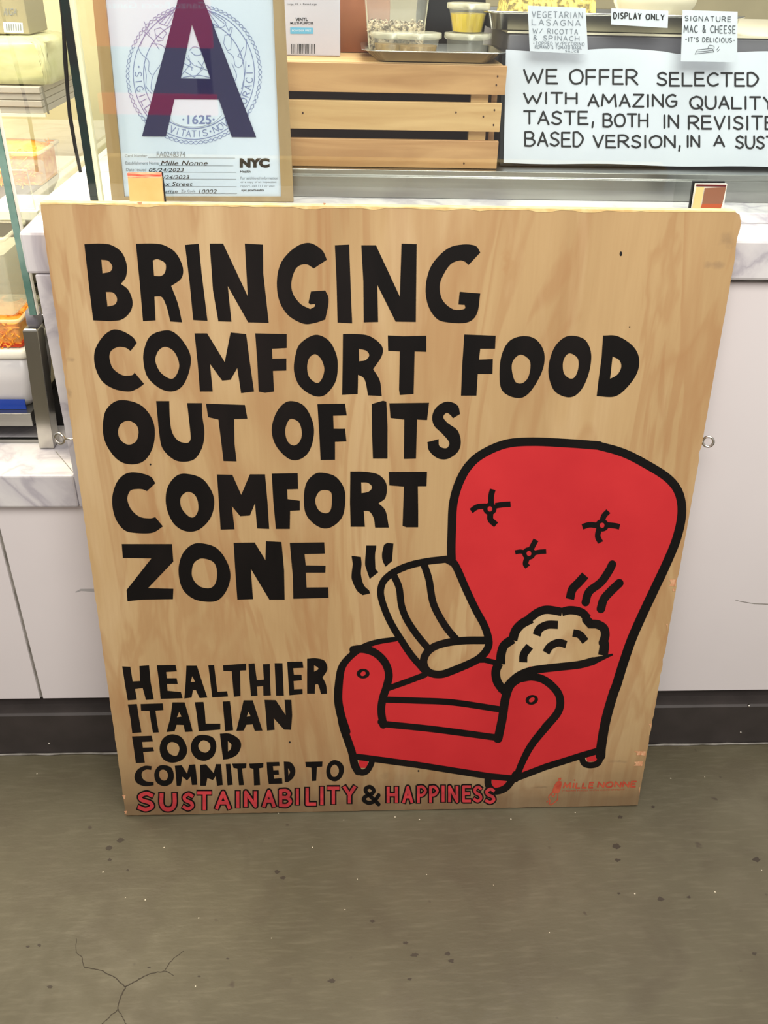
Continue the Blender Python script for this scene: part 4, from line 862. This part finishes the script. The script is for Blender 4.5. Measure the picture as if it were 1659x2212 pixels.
link('bowl_body', loft((bx, .335, rzz+.0045), [(.03, .03, .03, 0), (.045, .045, .045, .008), (.058, .056, .058, .03), (.062, .06, .062, .05), (.058, .056, .058, .048), (.04, .04, .04, .02)], n=8), M['cream'], bw, True)
# price cards
def card(name, label, pts, Y, texts, wd=1.6, ink='grink'):
    CMp = plane_map((0, Y, 1.1), (0, -1, .06)); t = thing(name, label, 'card', CMp((pts[3][0]+pts[2][0])/2, (pts[3][1]+pts[2][1])/2), 'small paper cards hung on the long food tray')
    link('card', quad(CMp, pts, 0, -.0006), M['paper'], t)
    P = Paint(CMp, .0004)
    for tx, x0, y0, x1, y1, *e in texts: word(P, tx, 1040+x0/2.68, y0/2.68, 1040+x1/2.68, y1/2.68, (e[0] if e else wd), slope=.02, jit=.3, gap=.45)
    if name == 'dish_card' and 'mac' in label:
        for s in ('1235,315 1250,288 1335,280 1345,300 1240,312', '1250,300 1340,292', '1310,280 1320,262* 1345,268* 1345,285', '1360,290 1375,270', '1365,298 1380,285'): P.stroke(curve(parse(s, 1040, 0, 2.68), False), 1.1)
    P.end('lettering', M[ink], t)
M['grink2'] = mat('dark_pencil', (70, 76, 84), .6)
c6 = lambda l: [(1040+x/2.68, y/2.68) for x, y in l]
card('dish_card', 'white card lettered for the vegetarian lasagna, left of three hanging on the tray', c6([(268, 32), (603, 46), (617, 314), (280, 296)]), .2345,
     [('VEGETARIAN', 293, 65, 585, 100), ('LASAGNA', 293, 112, 572, 145), ('W/ RICOTTA', 297, 165, 557, 193), ('& SPINACH', 300, 205, 565, 232), ('-TOPPED W/PECORINO', 298, 240, 595, 260, 1.1), ('ROMANO & TOMATO BASIL', 310, 263, 580, 280, 1.1), ('SAUCE', 485, 290, 565, 302, 1.0)], 1.5, 'grink')
card('dish_card', 'small white card lettered DISPLAY ONLY in bold black, middle one on the tray', c6([(752, 48), (1082, 62), (1078, 162), (750, 142)]), .2345,
     [('DISPLAY', 765, 73, 925, 108, 2.3), ('ONLY', 952, 82, 1057, 113, 2.3)], 2.2, 'ink')
card('dish_card', 'white card lettered for the signature mac and cheese, right of three on the tray', c6([(1165, 58), (1483, 68), (1480, 360), (1155, 355)]), .2345,
     [('SIGNATURE', 1178, 92, 1445, 120), ('MAC & CHEESE', 1172, 145, 1470, 187, 1.9), ("-IT'S DELICIOUS-", 1178, 215, 1468, 240)], 1.6, 'grink2')

# ================================================================ refrigerated case at the left
cs = thing('refrigerated_case', 'steel and glass food case at far left, standing on the low marble ledge', 'display case', (-.7, .4, .5715))
LZ0 = .572
link('corner_post', prism([onY(48, 712, .08), onY(80, 712, .08), onY(117, 970, .08), onY(85, 970, .08)], (0, .03, 0)), M['steel2'], cs, bev=.0025)
pa, pb = onY(55, 708, .085), onY(78, 676, .085)
link('rail_end', loft(((pa.x+pb.x)/2, .10, (pa.z+pb.z)/2), [(.0075, .012, .004, -.012), (.0085, .014, .004, -.006), (.0075, .013, .004, .011)]), M['greyp'], cs, True)
link('side_rail', box(-.452, -.426, .115, .78, .752, .772), M['steel2'], cs, bev=.002)
gp = onY(36, 500, .08)
link('end_glass', box(gp.x+.0005, gp.x+.0015, .086, .76, .79, 1.2), M['glass'], cs)
link('glass_front_edge', box(gp.x-.004, gp.x+.005, .078, .0855, .785, 1.2), M['gedge2'], cs)
link('rim_seal', box(gp.x+.0055, gp.x+.0075, .079, .0855, .785, 1.2), M['white'], cs)
link('deck', box(-1.3, -.474, .10, .70, onY(30, 921, .10).z, onY(30, 894, .10).z), M['steel'], cs, bev=.001)
link('base_void', box(-1.3, -.43, .16, .76, LZ0, .61), M['dark'], cs)
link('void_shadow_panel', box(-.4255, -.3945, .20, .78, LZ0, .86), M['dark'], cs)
link('base_rail', box(-1.3, -.47, .10, .108, LZ0, LZ0+.006), M['steel'], cs)
link('back_panel', box(-1.3, -.42, .785, .80, LZ0, 1.5), M['wall'], cs)
link('trim_channel', box(-.426, -.4125, .16, .70, HT-.03, HT-.003), M['white'], cs, bev=.002)
dz = onY(30, 894, .10).z
tx = onY(2, 820, .125).x
ft = thing('white_tub', 'frosted white round-cornered tub with a blue label at its foot, bottom of the left case', 'food tub', (tx, .17, dz))
zt2 = onY(20, 775, .12).z
link('tub_body', loft((tx, .175, dz+.0005), [(.036, .05, .022, 0), (.044, .055, .02, .012), (.047, .057, .014, .04), (.047, .057, .012, zt2-dz)]), M['tub'], ft, True)
link('blue_label', box(tx-.04, tx+.032, .1155, .1175, dz+.0006, dz+.016), M['bluel'], ft)
link('tub_lid', loft((tx, .175, zt2+.0008), [(.049, .059, .012, 0), (.05, .06, .012, .004), (.05, .06, .012, .012), (.047, .057, .012, .014)]), M['white'], ft, True)
def foodbox(name, label, c, hx, hy, h, z, fill, fh, shred=0, hgt=.0):
    t = thing(name, label, 'food tub', (c[0], c[1], z), 'clear food tubs in the left case')
    link('box_wall', loft((c[0], c[1], z), [(hx, hy, .006, .0003), (hx+.004, hy+.004, .008, h)], cap1=False), M['clear'], t, True)
    link('box_rim', loft((c[0], c[1], z+h), [(hx+.003, hy+.003, .008, -.002), (hx+.007, hy+.007, .01, -.002), (hx+.007, hy+.007, .01, .002), (hx+.003, hy+.003, .008, .002)], cap0=False, cap1=False), M['rimpl'], t, True)
    bm = loft((c[0], c[1], z), [(hx-.002, hy-.002, .006, .001), (hx-.001, hy-.001, .006, h*fh), (hx*.5, hy*.5, .01, h*fh+hgt)])
    for i in range(shred):
        a = Vector((c[0]+random.uniform(-1, 1)*hx*.93, c[1]+random.uniform(-1, 1)*hy*.93, z+h*fh+random.uniform(-.004, .006)))
        if random.random() < .4: a.y = c[1]-hy; a.z = z+random.random()*h*fh
        d = Vector((random.uniform(-1, 1), random.uniform(-1, 1), random.uniform(-.4, .4))).normalized()*.007
        tube([a-d, a+Vector((0, 0, .002)), a+d], .0011, bm, n=4)
    link('filling', bm, M[fill], t, kind='stuff')
    return t
fz = zt2+.0155
p = onY(10, 700, .15)
foodbox('pasta_tub', 'clear tub of bright orange pasta in red sauce, on the white tub', (p.x-.02, .175), .048, .05, .042, fz, 'carrot', .85, 260, .004)
link('red_sauce_pool', loft((p.x-.02, .175, fz), [(.0495, .0515, .007, .0015), (.0495, .0515, .007, .007)]), M['sauce'], bpy.data.objects['pasta_tub'])
foodbox('wrapped_tub', 'tall empty-looking clear tub behind film, above the orange pasta tub', (p.x-.02, .18), .046, .048, .11, fz+.046, 'wrap', .8)
# shelves and boxes deeper in the case
SZ = .868
link('middle_shelf', box(-1.2, -.455, .30, .76, SZ-.01, SZ), M['white'], cs)
px_ = onY(38, 320, .36)
foodbox('pasta_tub', 'open clear tub of orange pasta on the middle shelf, under the ridged grey shelf', (px_.x-.02, .40), .052, .05, .05, SZ+.0005+.03, 'carrot', .9, 300, .012)
link('tub_stand', box(px_.x-.07, px_.x+.03, .352, .448, SZ, SZ+.03), M['greyp'], cs)
a_, b_ = onY(0, 187, .40), onY(95, 246, .40)
zz0, zz1 = b_.z, onY(95, 187, .40).z
bm = bmesh.new()
for i in range(4): box(-1.2, b_.x, .40-(.002 if i % 2 else -.001), .60, zz0+(zz1-zz0)*i/4, zz0+(zz1-zz0)*(i+.92)/4, bm)
link('ridged_shelf', bm, M['shelfg'], cs, bev=.001)
link('shelf_lip', box(-1.2, b_.x+.003, .396, .402, zz0-.004, zz0), M['cardred2'] if 'cardred2' in M else M['white'], cs)
link('shelf_bracket', tube([(b_.x+.004, .40, zz1), (b_.x+.007, .40, zz0)], .0018, n=8), M['steel2'], cs)
gr_ = loft((b_.x-.085, .50, zz1+.0016), [(.10, .09, .01, 0), (.102, .092, .012, .025), (.098, .088, .014, .055), (.085, .075, .02, .062)], n=5)
bmesh.ops.subdivide_edges(gr_, edges=gr_.edges[:], cuts=2, use_grid_fill=True)
for v in gr_.verts: v.co += Vector((random.uniform(-1, 1)*.0015, random.uniform(-1, 1)*.0015, random.uniform(-1, 1)*.0012 if v.co.z > zz1+.004 else 0))
gw = thing('wrapped_greens', 'film wrapped pale green package lying on the ridged grey shelf', 'food package', (b_.x-.055, .50, zz1))
link('package', gr_, M['greenp'], gw, True)
bxz = zz1+.0665
lb = thing('reflection_carton', 'grey box with pale patch and print, standing in for the street reflection', 'carton', (b_.x-.06, .5, bxz))
link('carton_body', box(b_.x-.16, onY(62, 60, .46).x, .46, .56, bxz, bxz+.085), M['boxo'], lb, bev=.0015)  # solid box put in place of the facade reflected from the street
LM = plane_map((0, .46, 0), (0, -1, 0))
P = Paint(LM); P.poly([[(6, 47), (49, 49), (51, 72), (9, 70)]]); P.end('label', M['paper'], lb)
P = Paint(LM, .0008)
for i in range(7): P.poly([[(13+i*5, 52), (15.5+i*5, 52), (16.5+i*5, 66), (14+i*5, 66)]])
type_text(P, 'RIGA', 8, 18, 36, 33, shear=.2); P.end('reflection_print', M['grink'], lb)  # bars and lettering paint the reflected window and awning
# crumpled film bag and clear deli box
wp = onY(118, 350, .42)
bm = bmesh.new(); gv = []
for j in range(15):
    gv.append([])
    for i in range(23):
        u, v = i/22, j/14; e = math.sin(math.pi*u)*math.sin(math.pi*v)
        gv[-1].append(bm.verts.new((-.60+.15*u, .36+.2*v, SZ+.0008+e*(.028+.02*math.sin(7*u+3*v))+abs(random.gauss(0, .004))*e)))
for j in range(14):
    for i in range(22): bm.faces.new((gv[j][i], gv[j][i+1], gv[j+1][i+1], gv[j+1][i]))
tag(link('crumpled_bag', bm, M['white'], None, False), 'crumpled white plastic bag lying in the case beside the cable', 'bag')
q0, q1 = onY(12, 366, .25), onY(82, 450, .25)
db = thing('clear_deli_box', 'clear empty lidded plastic box in the case, left of the board top corner', 'food tub', ((q0.x+q1.x)/2, .28, .84))
zc0, zc1 = onY(80, 452, .25).z, onY(65, 368, .25).z
link('box_wall', box(q0.x-.04, q1.x-.004, .25, .33, zc0, zc1), M['clear'], db, bev=.003)
for seg in (((q0.x-.04, .25, zc1), (q1.x-.006, .25, zc1)), ((q1.x-.006, .25, zc1), (q1.x-.004, .25, zc0)), ((q0.x-.04, .25, zc0), (q1.x-.004, .25, zc0))): link('box_edge', tube(seg, .0011, n=6), M['rimpl'], db)
link('box_stand', box(q0.x-.04, -.455, .235, .345, zc0-.012, zc0-.0005), M['white'], cs)

# ================================================================ glowing sign added behind the camera for its reflection in the glass
rd = thing('added_glow_sign', 'added glowing red sign with white lettering, mirrored in the glass over the grade card', 'sign', (-1, -3, 0))
def mir(px, py, dist):
    d = ray(px, py); p = CAM + d*((GY-CAM.y)/d.y); r = Vector((d.x, -d.y, d.z)).normalized(); return p + r*((dist-p.y)/r.y)
RY = -2.6
c0, c1 = mir(170, 40, RY), mir(475, 105, RY); c2, c3 = mir(170, 200, RY), mir(475, 250, RY)
M['redglow'] = mat('red_glow_panel', (200, 26, 22), .4, emit=3.6); M['whiteglow'] = mat('white_glow_letters', (255, 240, 230), .4, emit=1.2)  # glow added in place of sunlight on the reflected red
zt_, zb_ = mir(330, -30, RY).z, mir(330, 102, RY).z; zt3, zb3 = mir(330, 205, RY).z, mir(330, 248, RY).z
xa, xb = sorted((mir(190, 60, RY).x, mir(455, 60, RY).x))
link('glow_panel', box(xa, xb, RY-.05, RY, min(zt_, zb_), max(zt_, zb_)), M['redglow'], rd)
link('glow_panel', box(xa, xb, RY-.05, RY, min(zt3, zb3), max(zt3, zb3)), M['redglow'], rd)
link('added_sign_post', box(xa+.02, xa+.08, RY-.09, RY-.055, 0.0, zt_), M['kick'], rd); link('added_sign_post', box(xb-.08, xb-.02, RY-.09, RY-.055, 0.0, zt_), M['kick'], rd)
def mm_(x, y, l=0):
    p = mir(x, y, RY); return Vector((p.x, RY+l, p.z))
P = Paint(mm_, .003); type_text(P, 'Ganzo Bocca Ganzo', 228, 4, 445, 18, mirror=True); P.end('glow_lettering', M['whiteglow'], rd)
